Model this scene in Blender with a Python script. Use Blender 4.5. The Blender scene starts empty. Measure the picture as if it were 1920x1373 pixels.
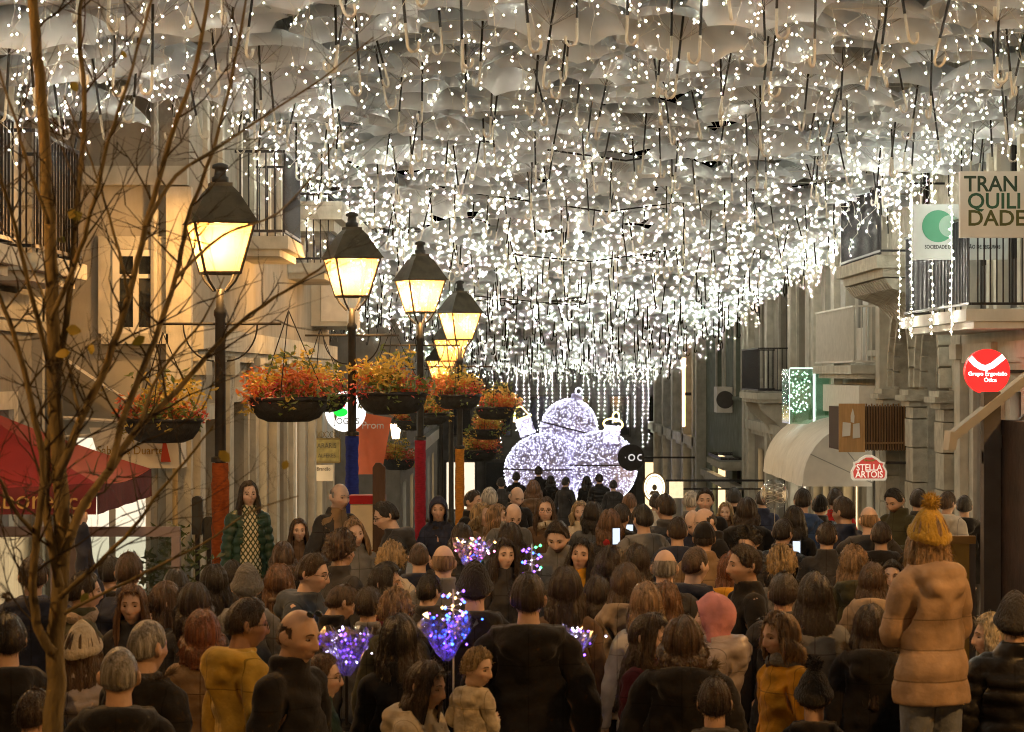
import bpy, bmesh, math, random
import numpy as np
from mathutils import Vector, Matrix
random.seed(7); RNG = np.random.default_rng(7)
SC = bpy.context.scene
COL = SC.collection
# ------------------------------------------------------------------ camera
F = 4200.0; CX = 960.0; HY = 700.0; CAMZ = 2.82
cam = bpy.data.cameras.new('camera'); camo = bpy.data.objects.new('camera', cam); COL.objects.link(camo)
camo.location = (0, 0, CAMZ); camo.rotation_euler = (math.radians(90), 0, 0)
cam.sensor_width = 36.0; cam.lens = F / 1920 * 36
cam.shift_y = (HY - 686.5) / 1920
cam.clip_start = 0.2; cam.clip_end = 600
cam.dof.use_dof = True; cam.dof.focus_distance = 26.0; cam.dof.aperture_fstop = 9.0
SC.camera = camo
# ------------------------------------------------------------------ night sky
w = bpy.data.worlds.new('World'); SC.world = w; w.use_nodes = True
nt = w.node_tree; bg = nt.nodes['Background']
sky = nt.nodes.new('ShaderNodeTexSky'); sky.sky_type = 'NISHITA'; sky.sun_disc = False
sky.sun_elevation = math.radians(-4); sky.sun_rotation = math.radians(200)
nt.links.new(sky.outputs[0], bg.inputs[0]); bg.inputs[1].default_value = 0.05
SC.view_settings.view_transform = 'Standard'; SC.view_settings.look = 'None'
SC.view_settings.exposure = 1.6; SC.view_settings.gamma = 1.0
SC.cycles.use_denoising = True
SC.cycles.max_bounces = 5; SC.cycles.diffuse_bounces = 2; SC.cycles.glossy_bounces = 2
SC.cycles.transmission_bounces = 3; SC.cycles.transparent_max_bounces = 8
SC.cycles.sample_clamp_indirect = 4.0; SC.cycles.caustics_reflective = False; SC.cycles.caustics_refractive = False
SC.cycles.use_light_tree = True
SC.cycles.filter_width = 1.05; SC.cycles.use_adaptive_sampling = True; SC.cycles.adaptive_threshold = .03
# ------------------------------------------------------------------ helpers
def gz(d):
    """street level: flat near the camera, then falling gently away"""
    if d < 19: return 0.0
    if d < 25: return -0.042 * (d - 19) ** 2 / 12
    return -0.042 * (d - 22)
def P(x, y, d): return Vector(((x - CX) / F * d, d, CAMZ + (HY - y) / F * d))
def sstep(a, b, x): 
    t = np.clip((x - a) / (b - a), 0, 1); return t * t * (3 - 2 * t)
def tag(o, label=None, cat=None, group=None, kind=None):
    if label: o['label'] = label
    if cat: o['category'] = cat
    if group: o['group'] = group
    if kind: o['kind'] = kind
    return o
def empty(name, loc=(0, 0, 0), rz=0.0):
    o = bpy.data.objects.new(name, None); COL.objects.link(o); o.location = loc; o.rotation_euler = (0, 0, rz)
    o.empty_display_size = 0.1
    return o
def link(name, me, parent=None, m=None):
    o = bpy.data.objects.new(name, me); COL.objects.link(o)
    if parent is not None: o.parent = parent
    if m is not None and not me.materials: me.materials.append(m)
    return o
def copy_tree(o, parent=None):
    c = o.copy(); COL.objects.link(c)
    if parent is not None: c.parent = parent
    for ch in list(o.children): copy_tree(ch, c)
    return c
def nmesh(name, V, Fc, smooth=False):
    me = bpy.data.meshes.new(name)
    me.from_pydata([tuple(map(float, v)) for v in V], [], [tuple(map(int, f)) for f in Fc])
    if smooth: me.polygons.foreach_set('use_smooth', [True] * len(me.polygons))
    me.update()
    return me
class MB:
    """collects simple shapes, then links them as one mesh object"""
    def __init__(s): s.V = []; s.F = []
    def add(s, V, Fc):
        n = len(s.V); s.V += [tuple(v) for v in V]; s.F += [tuple(i + n for i in f) for f in Fc]; return s
    def box(s, x0, x1, y0, y1, z0, z1):
        x0, x1 = min(x0, x1), max(x0, x1); y0, y1 = min(y0, y1), max(y0, y1); z0, z1 = min(z0, z1), max(z0, z1)
        return s.add([(x0,y0,z0),(x1,y0,z0),(x1,y1,z0),(x0,y1,z0),(x0,y0,z1),(x1,y0,z1),(x1,y1,z1),(x0,y1,z1)],
              [(0,3,2,1),(4,5,6,7),(0,1,5,4),(1,2,6,5),(2,3,7,6),(3,0,4,7)])
    def cbox(s, c, sx, sy, sz, rz=0.0):
        V = []
        for a, b, e in ((-1,-1,-1),(1,-1,-1),(1,1,-1),(-1,1,-1),(-1,-1,1),(1,-1,1),(1,1,1),(-1,1,1)):
            x, y = a*sx/2, b*sy/2; V.append((c[0]+x*math.cos(rz)-y*math.sin(rz), c[1]+x*math.sin(rz)+y*math.cos(rz), c[2]+e*sz/2))
        return s.add(V, [(0,3,2,1),(4,5,6,7),(0,1,5,4),(1,2,6,5),(2,3,7,6),(3,0,4,7)])
    def quad(s, a, b, c, d): return s.add([a, b, c, d], [(0,1,2,3)])
    def tube(s, pts, radii, seg=8, cap=True):
        pts = [Vector(p) for p in pts]
        if not hasattr(radii, '__len__'): radii = [radii] * len(pts)
        V = []; Fc = []
        t0 = (pts[1] - pts[0]).normalized()
        up = Vector((0, 0, 1)) if abs(t0.z) < .9 else Vector((1, 0, 0))
        for i, p in enumerate(pts):
            t = (pts[min(i+1, len(pts)-1)] - pts[max(i-1, 0)]).normalized()
            a = t.cross(up); 
            if a.length < 1e-4: a = t.cross(Vector((0, 1, 0)))
            a.normalize(); b = t.cross(a).normalized()
            for k in range(seg):
                an = 2 * math.pi * k / seg
                V.append(p + (a * math.cos(an) + b * math.sin(an)) * radii[i])
        n = len(pts)
        for i in range(n - 1):
            for k in range(seg):
                Fc.append((i*seg+k, i*seg+(k+1) % seg, (i+1)*seg+(k+1) % seg, (i+1)*seg+k))
        if cap: Fc.append(tuple(range(seg))[::-1]); Fc.append(tuple((n-1)*seg+k for k in range(seg)))
        return s.add(V, Fc)
    def lathe(s, prof, c=(0, 0, 0), seg=16, a0=0.0, close=True):
        V = []; Fc = []
        for r, z in prof:
            for k in range(seg):
                an = a0 + 2 * math.pi * k / seg; V.append((c[0]+r*math.cos(an), c[1]+r*math.sin(an), c[2]+z))
        for i in range(len(prof) - 1):
            for k in range(seg): Fc.append((i*seg+k, i*seg+(k+1) % seg, (i+1)*seg+(k+1) % seg, (i+1)*seg+k))
        if close: Fc.append(tuple(range(seg))[::-1]); Fc.append(tuple((len(prof)-1)*seg+k for k in range(seg)))
        return s.add(V, Fc)
    def prism(s, poly, f0, f1):
        """poly: 2-d points, f0/f1 map a 2-d point to the two faces"""
        n = len(poly); V = [f0(*p) for p in poly] + [f1(*p) for p in poly]
        return s.add(V, [tuple(range(n))[::-1], tuple(range(n, 2*n))] + [(i, (i+1) % n, n+(i+1) % n, n+i) for i in range(n)])
    def mesh(s, name, smooth=False, fix=True):
        me = nmesh(name, s.V, s.F, smooth)
        if fix:
            bm = bmesh.new(); bm.from_mesh(me); bmesh.ops.recalc_face_normals(bm, faces=bm.faces); bm.to_mesh(me); bm.free()
        return me
    def build(s, name, m, parent=None, smooth=False, fix=True):
        return link(name, s.mesh(name, smooth, fix), parent, m)
# ------------------------------------------------------------------ materials
MATS = {}
def mat(name, col=(.5, .5, .5), rough=.6, var=.12, scale=6.0, bump=0.0, bscale=40.0, metal=0.0, emit=None, es=0.0,
        spec=.4, stretch=None, dirt=0.0, sheen=0.0, coat=0.0):
    if name in MATS: return MATS[name]
    m = bpy.data.materials.new(name); m.use_nodes = True; MATS[name] = m
    t = m.node_tree; N = t.nodes; L = t.links; b = N['Principled BSDF']
    b.inputs['Roughness'].default_value = rough; b.inputs['Metallic'].default_value = metal
    b.inputs['Specular IOR Level'].default_value = spec
    b.inputs['Sheen Weight'].default_value = sheen; b.inputs['Coat Weight'].default_value = coat
    tc = N.new('ShaderNodeTexCoord'); vec = tc.outputs['Object']
    if stretch:
        mp = N.new('ShaderNodeMapping'); mp.inputs['Scale'].default_value = stretch; L.new(vec, mp.inputs[0]); vec = mp.outputs[0]
    n1 = N.new('ShaderNodeTexNoise'); n1.inputs['Scale'].default_value = scale; n1.inputs['Detail'].default_value = 6
    L.new(vec, n1.inputs['Vector'])
    rp = N.new('ShaderNodeMapRange'); rp.inputs[1].default_value = .3; rp.inputs[2].default_value = .7
    rp.inputs[3].default_value = 1 - var; rp.inputs[4].default_value = 1 + var; L.new(n1.outputs[0], rp.inputs[0])
    mx = N.new('ShaderNodeMix'); mx.data_type = 'RGBA'; mx.blend_type = 'MULTIPLY'; mx.inputs[0].default_value = 1
    mx.inputs[6].default_value = (*col, 1); L.new(rp.outputs[0], mx.inputs[7]); out = mx.outputs[2]
    if dirt:
        n3 = N.new('ShaderNodeTexNoise'); n3.inputs['Scale'].default_value = .9; n3.inputs['Detail'].default_value = 8; n3.inputs['Roughness'].default_value = .7
        mp3 = N.new('ShaderNodeMapping'); mp3.inputs['Scale'].default_value = (1.6, 1.6, .35); L.new(tc.outputs['Object'], mp3.inputs[0]); L.new(mp3.outputs[0], n3.inputs[0])
        r3 = N.new('ShaderNodeMapRange'); r3.inputs[1].default_value = .48; r3.inputs[2].default_value = .72; r3.inputs[4].default_value = dirt; L.new(n3.outputs[0], r3.inputs[0])
        m3 = N.new('ShaderNodeMix'); m3.data_type = 'RGBA'; L.new(r3.outputs[0], m3.inputs[0]); L.new(out, m3.inputs[6])
        m3.inputs[7].default_value = (col[0]*.35, col[1]*.32, col[2]*.27, 1); out = m3.outputs[2]
    L.new(out, b.inputs['Base Color'])
    if bump:
        n2 = N.new('ShaderNodeTexNoise'); n2.inputs['Scale'].default_value = bscale; n2.inputs['Detail'].default_value = 5; L.new(vec, n2.inputs['Vector'])
        bp = N.new('ShaderNodeBump'); bp.inputs['Strength'].default_value = bump; bp.inputs['Distance'].default_value = .02
        L.new(n2.outputs[0], bp.inputs['Height']); L.new(bp.outputs[0], b.inputs['Normal'])
    if emit:
        b.inputs['Emission Color'].default_value = (*emit, 1); b.inputs['Emission Strength'].default_value = es
    return m
def emis(name, col, s, sample=True):
    if name in MATS: return MATS[name]
    m = bpy.data.materials.new(name); m.use_nodes = True; MATS[name] = m
    t = m.node_tree; t.nodes.clear(); e = t.nodes.new('ShaderNodeEmission'); o = t.nodes.new('ShaderNodeOutputMaterial')
    e.inputs[0].default_value = (*col, 1); e.inputs[1].default_value = s; t.links.new(e.outputs[0], o.inputs[0])
    m.cycles.emission_sampling = 'AUTO' if sample else 'NONE'
    return m
def thin(name, col, trans, transp=0.0, rough=.5):
    """thin sheet: diffuse + translucent (+ see-through share)"""
    if name in MATS: return MATS[name]
    m = bpy.data.materials.new(name); m.use_nodes = True; MATS[name] = m
    t = m.node_tree; N = t.nodes; L = t.links; N.clear()
    o = N.new('ShaderNodeOutputMaterial'); d = N.new('ShaderNodeBsdfDiffuse'); tr = N.new('ShaderNodeBsdfTranslucent')
    tc = N.new('ShaderNodeTexCoord'); n1 = N.new('ShaderNodeTexNoise'); n1.inputs['Scale'].default_value = 5; L.new(tc.outputs['Object'], n1.inputs[0])
    rp = N.new('ShaderNodeMapRange'); rp.inputs[3].default_value = .82; rp.inputs[4].default_value = 1.1; L.new(n1.outputs[0], rp.inputs[0])
    mx = N.new('ShaderNodeMix'); mx.data_type = 'RGBA'; mx.blend_type = 'MULTIPLY'; mx.inputs[0].default_value = 1; mx.inputs[6].default_value = (*col, 1)
    L.new(rp.outputs[0], mx.inputs[7]); L.new(mx.outputs[2], d.inputs[0]); L.new(mx.outputs[2], tr.inputs[0])
    a = N.new('ShaderNodeMixShader'); a.inputs[0].default_value = trans; L.new(d.outputs[0], a.inputs[1]); L.new(tr.outputs[0], a.inputs[2]); out = a.outputs[0]
    g = N.new('ShaderNodeBsdfGlossy'); g.inputs['Roughness'].default_value = rough; g.inputs[0].default_value = (1, 1, 1, 1)
    a3 = N.new('ShaderNodeMixShader'); a3.inputs[0].default_value = .06; L.new(out, a3.inputs[1]); L.new(g.outputs[0], a3.inputs[2]); out = a3.outputs[0]
    if transp:
        tp = N.new('ShaderNodeBsdfTransparent'); a2 = N.new('ShaderNodeMixShader'); a2.inputs[0].default_value = transp
        L.new(out, a2.inputs[1]); L.new(tp.outputs[0], a2.inputs[2]); out = a2.outputs[0]
    L.new(out, o.inputs[0]); return m
def text(txt, size, m, parent, mtx, name='lettering', align='CENTER', ext=.004, bold=0.0, sx=1.0):
    cu = bpy.data.curves.new(name, 'FONT'); cu.body = txt; cu.size = size; cu.align_x = align; cu.align_y = 'CENTER'; cu.extrude = ext; cu.offset = bold; cu.resolution_u = 3
    o = bpy.data.objects.new(name, cu); COL.objects.link(o)
    dg = bpy.context.evaluated_depsgraph_get(); me = bpy.data.meshes.new_from_object(o.evaluated_get(dg))
    bpy.data.objects.remove(o); bpy.data.curves.remove(cu)
    me.transform(Matrix.Diagonal((sx, 1, 1, 1))); me.transform(mtx); me.materials.clear(); me.materials.append(m)
    return link(name, me, parent)
def facing_cam(loc): return Matrix.Translation(loc) @ Matrix.Rotation(math.radians(90), 4, 'X')
def disc(mb, c, r, y0, y1, n=28, sx=1.0, sz=1.0):
    return mb.prism([(r*sx*math.cos(2*math.pi*i/n), r*sz*math.sin(2*math.pi*i/n)) for i in range(n)],
                    lambda x, z: (c[0]+x, y0, c[2]+z), lambda x, z: (c[0]+x, y1, c[2]+z))
# ================================================================== SETTING
M_PAVE = mat('granite paving', (.12, .115, .105), .6, .25, 3, .5, 14)
def build_ground():
    ys = list(np.arange(-40, 19, 8.0)) + list(np.arange(19, 26, 1.0)) + list(np.arange(26, 110, 6.0)) + [110, 160, 260, 400]
    V = []; Fc = []
    for y in ys:
        for x in (-160, -20, -6, 0, 6, 20, 160): V.append((x, y, gz(y)))
    for i in range(len(ys) - 1):
        for k in range(6): Fc.append((i*7+k, i*7+k+1, i*7+k+8, i*7+k+7))
    o = link('street', nmesh('street', V, Fc), None, M_PAVE); tag(o, kind='structure')
build_ground()
M_GLASS = mat('dark window glass', (.015, .018, .02), .06, .1, 2, 0, spec=.9)
M_FRAMEW = mat('white painted frame', (.62, .6, .54), .5, .08, 9)
M_FRAMED = mat('dark painted frame', (.05, .045, .04), .5, .1, 9)
M_IRON = mat('black wrought iron', (.02, .02, .022), .45, .2, 20, metal=.3)
M_SHUT = mat('grey shutter', (.36, .36, .33), .6, .1, 12)
M_CURT = mat('pale curtain', (.55, .52, .45), .9, .2, 8, stretch=(9, 9, .6))
def lit(name, col, s): return emis(name, col, s)
M_LITW = lit('lit shop interior', (1.0, .66, .32), .7)
M_LITC = lit('lit white interior', (1.0, .84, .6), .42)
class Building:
    def __init__(s, name, label, X, sgn, u0, u1, z1, m, ops=(), z0=None, thick=5.0, dep=.24):
        s.X, s.sgn, s.u0, s.u1, s.z1, s.m = X, sgn, u0, u1, z1, m
        s.z0 = z0 if z0 is not None else gz(u1) - .5
        s.root = empty(name, (0, 0, 0)); tag(s.root, label, 'building')
        mb = MB(); q = s.w
        us = sorted({u0, u1, *[o[0] for o in ops], *[o[1] for o in ops]}); zs = sorted({s.z0, z1, *[o[2] for o in ops], *[o[3] for o in ops]})
        for a, b in zip(us, us[1:]):
            for c, d in zip(zs, zs[1:]):
                um, zm = (a+b)/2, (c+d)/2
                if any(o[0] < um < o[1] and o[2] < zm < o[3] for o in ops): continue
                mb.quad(q(0, a, c), q(0, b, c), q(0, b, d), q(0, a, d))
        for o in ops:
            a, b, c, d = o[:4]
            mb.quad(q(0,a,c), q(0,a,d), q(-dep,a,d), q(-dep,a,c)); mb.quad(q(0,b,c), q(-dep,b,c), q(-dep,b,d), q(0,b,d))
            mb.quad(q(0,a,d), q(0,b,d), q(-dep,b,d), q(-dep,a,d)); mb.quad(q(0,a,c), q(-dep,a,c), q(-dep,b,c), q(0,b,c))
        mb.quad(q(0,u0,s.z0), q(0,u0,z1), q(-thick,u0,z1), q(-thick,u0,s.z0)); mb.quad(q(0,u1,s.z0), q(-thick,u1,s.z0), q(-thick,u1,z1), q(0,u1,z1))
        mb.quad(q(0,u0,z1), q(0,u1,z1), q(-thick,u1,z1), q(-thick,u0,z1)); mb.quad(q(-thick,u0,s.z0), q(-thick,u0,z1), q(-thick,u1,z1), q(-thick,u1,s.z0))
        mb.build('wall', m, s.root)
        for o in ops:
            if len(o) > 4: s.fill(o)
    def w(s, n, u, z): return (s.X + s.sgn * n, u, z)
    def box(s, mb, n0, n1, u0, u1, z0, z1): return mb.box(s.X + s.sgn*n0, s.X + s.sgn*n1, u0, u1, z0, z1)
    def part(s, name, m, boxes, parent=None, smooth=False):
        mb = MB()
        for b in boxes: s.box(mb, *b)
        return mb.build(name, m, parent or s.root, smooth)
    def fill(s, o):
        a, b, c, d, kind = o[:5]; mt = o[5] if len(o) > 5 else M_GLASS; fm = o[6] if len(o) > 6 else M_FRAMEW
        f = .07; nm = 'door' if kind == 'door' else ('shop_window' if kind == 'shop' else 'window')
        mid = (a + b) / 2; fb = [(-.2, -.12, a, b, d-f, d), (-.2, -.12, a, b, c, c+f), (-.2, -.12, a, a+f, c+f, d-f), (-.2, -.12, b-f, b, c+f, d-f)]
        if kind in ('win', 'door'): fb.append((-.2, -.12, mid-.035, mid+.035, c+f, d-f))
        if kind == 'win': fb.append((-.195, -.125, a+f, b-f, c+(d-c)*.68, c+(d-c)*.68+.05))
        fr = s.part(nm, fm, fb)
        if kind == 'door':
            s.part('pane', mt, [(-.175, -.16, a+f, mid-.035, c+f+.55, d-f), (-.175, -.16, mid+.035, b-f, c+f+.55, d-f)], fr)
            s.part('panel', fm, [(-.18, -.135, a+f, mid-.035, c+f, c+f+.549), (-.18, -.135, mid+.035, b-f, c+f, c+f+.549)], fr)
        elif kind == 'win':
            s.part('pane', mt, [(-.175, -.16, a+f, mid-.035, c+f, d-f)], fr); s.part('pane', mt, [(-.175, -.16, mid+.035, b-f, c+f, d-f)], fr)
        else: s.part('pane', mt, [(-.175, -.16, a+f, b-f, c+f, d-f)], fr)
        if kind == 'win': s.part('sill', s.m, [(-.05, .1, a-.08, b+.08, c-.1, c-.003)])
        if kind in ('win', 'door') and len(o) <= 7:
            s.part('surround', MATS.get('pale stone trim') or s.m, [(-.03, .05, a-.16, a-.003, c, d+.16), (-.03, .05, b+.003, b+.16, c, d+.16), (-.03, .06, a-.003, b+.003, d+.003, d+.16)])
    def band(s, z, h, n=.1, name='cornice', u0=None, u1=None, m=None):
        a = s.u0 if u0 is None else u0; b = s.u1 if u1 is None else u1
        return s.part(name, m or MATS['pale stone trim'], [(0, n, a, b, z, z+h), (0, n*.6, a, b, z-h*.5, z-.002)])
    def pilaster(s, u, wd, z0, z1, n=.14, m=None):
        return s.part('pilaster', m or MATS['pale stone trim'], [(0, n, u-wd/2, u+wd/2, z0+.3, z1-.2), (0, n+.06, u-wd/2-.05, u+wd/2+.05, z0, z0+.298), (0, n+.06, u-wd/2-.05, u+wd/2+.05, z1-.198, z1)])
    def balcony(s, u0, u1, z, n=.7, rail=1.0, m=None, rm=None, step=.12, white=False):
        r = s.part('balcony', m or MATS['pale stone trim'], [(0, n, u0, u1, z-.14, z), (0, n-.1, u0+.06, u1-.06, z-.22, z-.142)])
        mb = MB(); e = n - .05
        pts = [(e, u0+.05), (e, u1-.05)]
        for zz in (z+.06, z+rail): s.box(mb, e-.015, e+.015, u0+.05, u1-.05, zz-.015, zz+.015); s.box(mb, .0, e-.016, u0+.035, u0+.065, zz-.015, zz+.015); s.box(mb, .0, e-.016, u1-.065, u1-.035, zz-.015, zz+.015)
        u = u0 + .1
        while u < u1 - .08: s.box(mb, e-.008, e+.008, u-.008, u+.008, z+.076, z+rail-.016); u += step
        x = .06
        while x < e - .05:
            for uu in (u0+.05, u1-.05): s.box(mb, x-.008, x+.008, uu-.008, uu+.008, z+.076, z+rail-.016)
            x += step * .8
        mb.build('railing', rm or M_IRON, r, fix=False)
        return r
M_TRIM = mat('pale stone trim', (.48, .47, .40), .75, .16, 5, .25, 30, dirt=.5)
M_CREAM = mat('cream plaster', (.30, .285, .24), .85, .1, 3, .15, 25, dirt=.45)
M_OCHRE = mat('ochre plaster', (.46, .35, .17), .85, .12, 3, .15, 25, dirt=.35)
M_GREY = mat('grey plaster', (.22, .22, .205), .85, .14, 3, .2, 25, dirt=.5)
M_PALE = mat('pale grey plaster', (.46, .455, .40), .85, .12, 3, .15, 25, dirt=.5)
M_STONE = mat('weathered granite', (.42, .41, .34), .8, .22, 7, .45, 35, dirt=.55)
M_GREENW = mat('dark green render', (.15, .18, .145), .8, .25, 3, .2, 25, dirt=.4)
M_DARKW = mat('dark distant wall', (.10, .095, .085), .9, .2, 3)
# ---------------------------------------------------------------- left side
def left_side():
    z0 = 0
    L1 = Building('corner_house', 'grey corner house with iron balcony behind the red parasol terrace', -4.45, 1, 12, 21.4, 11, M_GREY,
        [(18.6, 19.8, 3.95, 6.0, 'door'), (16.0, 17.2, 3.95, 6.0, 'door'), (18.6, 19.8, 0.15, 2.5, 'door', M_LITC), (15.2, 17.6, .5, 2.5, 'shop', M_LITW)])
    L1.balcony(18.2, 20.3, 3.8, .6); L1.balcony(15.6, 17.6, 3.8, .6); L1.band(3.3, .22, .1)
    L1.part('drainpipe', M_SHUT, [(0, .1, 20.75, 20.85, 0, 11)])
    # long cream house; its near gable faces the terrace
    ops = []
    for (a, b) in ((22.6, 23.6), (25.4, 26.5), (28.4, 29.6), (31.6, 32.8), (34.8, 36.0)):
        ops += [(a, b, 4.6, 6.7, 'win', M_GLASS if a != 25.4 else M_CURT), (a, b, 7.9, 9.6, 'win')]
    ops += [(22.3, 23.5, -.05, 2.35, 'door', M_CURT), (24.4, 25.9, -.1, 2.5, 'door', M_CURT), (26.9, 28.3, .3, 2.5, 'shop', M_LITW), (29.2, 30.4, -.3, 2.4, 'door'), (31.2, 33.6, 0, 2.4, 'shop', M_LITC), (34.8, 36.6, -.4, 2.2, 'shop', M_LITW)]
    L2 = Building('cream_house', 'long cream house with stone door surrounds and balconies behind the street lamps', -3.1, 1, 21.5, 38, 11, M_CREAM, ops)
    for u in (21.75, 24.0, 26.4, 28.75, 30.9, 34.2, 37.7): L2.pilaster(u, .34, -.6, 3.0, .1)
    L2.band(3.05, .22, .14); L2.band(7.2, .2, .12); L2.band(10.2, .35, .3)
    L2.balcony(25.0, 27.0, 4.35, .6, .95); L2.balcony(31.0, 33.4, 4.35, .6, .95)
    # closed bay of pale panels and the heavy canopy ledge above it
    L2.part('bay', M_PALE, [(0, .55, 34.6, 37.6, 3.55, 4.6)])
    L2.part('bay_panel', M_FRAMEW, [(.15, .56, 34.58, 34.599, 3.62, 4.5)])
    L2.part('ledge', M_TRIM, [(0, .75, 31.0, 37.8, 4.95, 5.2), (0, .62, 31.2, 37.6, 4.8, 4.948)])
    # gable wall pieces, facing the camera at y = 21.5
    g = MB()
    def gwin(xa, xb, za, zb, pm):
        f = MB(); f.box(xa, xb, 21.42, 21.5, zb-.06, zb); f.box(xa, xb, 21.42, 21.5, za, za+.06); f.box(xa, xa+.06, 21.42, 21.5, za+.061, zb-.061); f.box(xb-.06, xb, 21.42, 21.5, za+.061, zb-.061)
        m_ = (xa+xb)/2; f.box(m_-.025, m_+.025, 21.425, 21.5, za+.061, zb-.061); f.box(xa+.061, m_-.026, 21.43, 21.5, za+(zb-za)*.66, za+(zb-za)*.66+.04); f.box(m_+.026, xb-.061, 21.43, 21.5, za+(zb-za)*.66, za+(zb-za)*.66+.04)
        fo = f.build('window', M_FRAMEW, L2.root)
        MB().box(xa+.061, xb-.061, 21.46, 21.495, za+.061, zb-.061).build('pane', pm, fo)
        MB().box(xa-.1, xb+.1, 21.36, 21.498, za-.1, za-.003).build('sill', M_TRIM, L2.root)
        s_ = MB(); s_.box(xa-.14, xa-.003, 21.44, 21.498, za, zb+.13); s_.box(xb+.003, xb+.14, 21.44, 21.498, za, zb+.13); s_.box(xa-.003, xb+.003, 21.43, 21.498, zb+.003, zb+.13); s_.build('surround', M_TRIM, L2.root)
    gwin(-3.82, -3.38, 3.2, 4.0, M_GLASS); 
    MB().box(-4.449, -3.1, 21.38, 21.499, 4.62, 4.8).build('string_course', M_TRIM, L2.root)
    MB().box(-3.3, -3.06, 21.36, 21.498, 0, 4.6).build('quoin', M_TRIM, L2.root)
    MB().tube([(-3.42, 21.42, 0), (-3.42, 21.42, 9)], .04, 8).build('drainpipe', M_SHUT, L2.root)
    MB().box(-4.2, -3.45, 21.44, 21.498, .1, 2.2).build('shop_window', M_LITC, L2.root)
    for x in (-4.2, -3.82, -3.47): MB().box(x-.03, x+.03, 21.4, 21.439, .1, 2.2).build('mullion', M_FRAMEW, L2.root)
    # set-back house further down
    ops = []
    for i in range(8):
        u = 39.6 + i * 5.2
        ops += [(u, u+1.3, 3.4, 5.4, 'win'), (u-.4, u+2.2, -1.0 - i*.2, 1.5 - i*.2, 'shop', M_LITW if i % 3 else M_LITC)]
    L3 = Building('set_back_house', 'dim grey house set back beyond the round lottery sign', -5.3, 1, 38.01, 82, 9, M_GREY, ops)
    L3.band(2.4, .25, .15)
    for u in (42.2, 47.4, 52.6, 57.8): L3.pilaster(u + .9, .35, gz(u)-.2, 2.3, .1)
    ops = [(61.5+i*4.5, 63.5+i*4.5, -2.6, -.2, 'shop', M_LITW if i % 2 else M_LITC) for i in range(6)] + [(61.8+i*4.5, 63.2+i*4.5, 1.2, 3.2, 'win') for i in range(6)]
    L4 = Building('far_shop_row', 'dim row of lit shops at the far end beyond the flower baskets', -3.0, 1, 60, 90, 8, M_GREY, ops); L4.band(.4, .3, .2)
    return L1, L2
LB = left_side()
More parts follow.
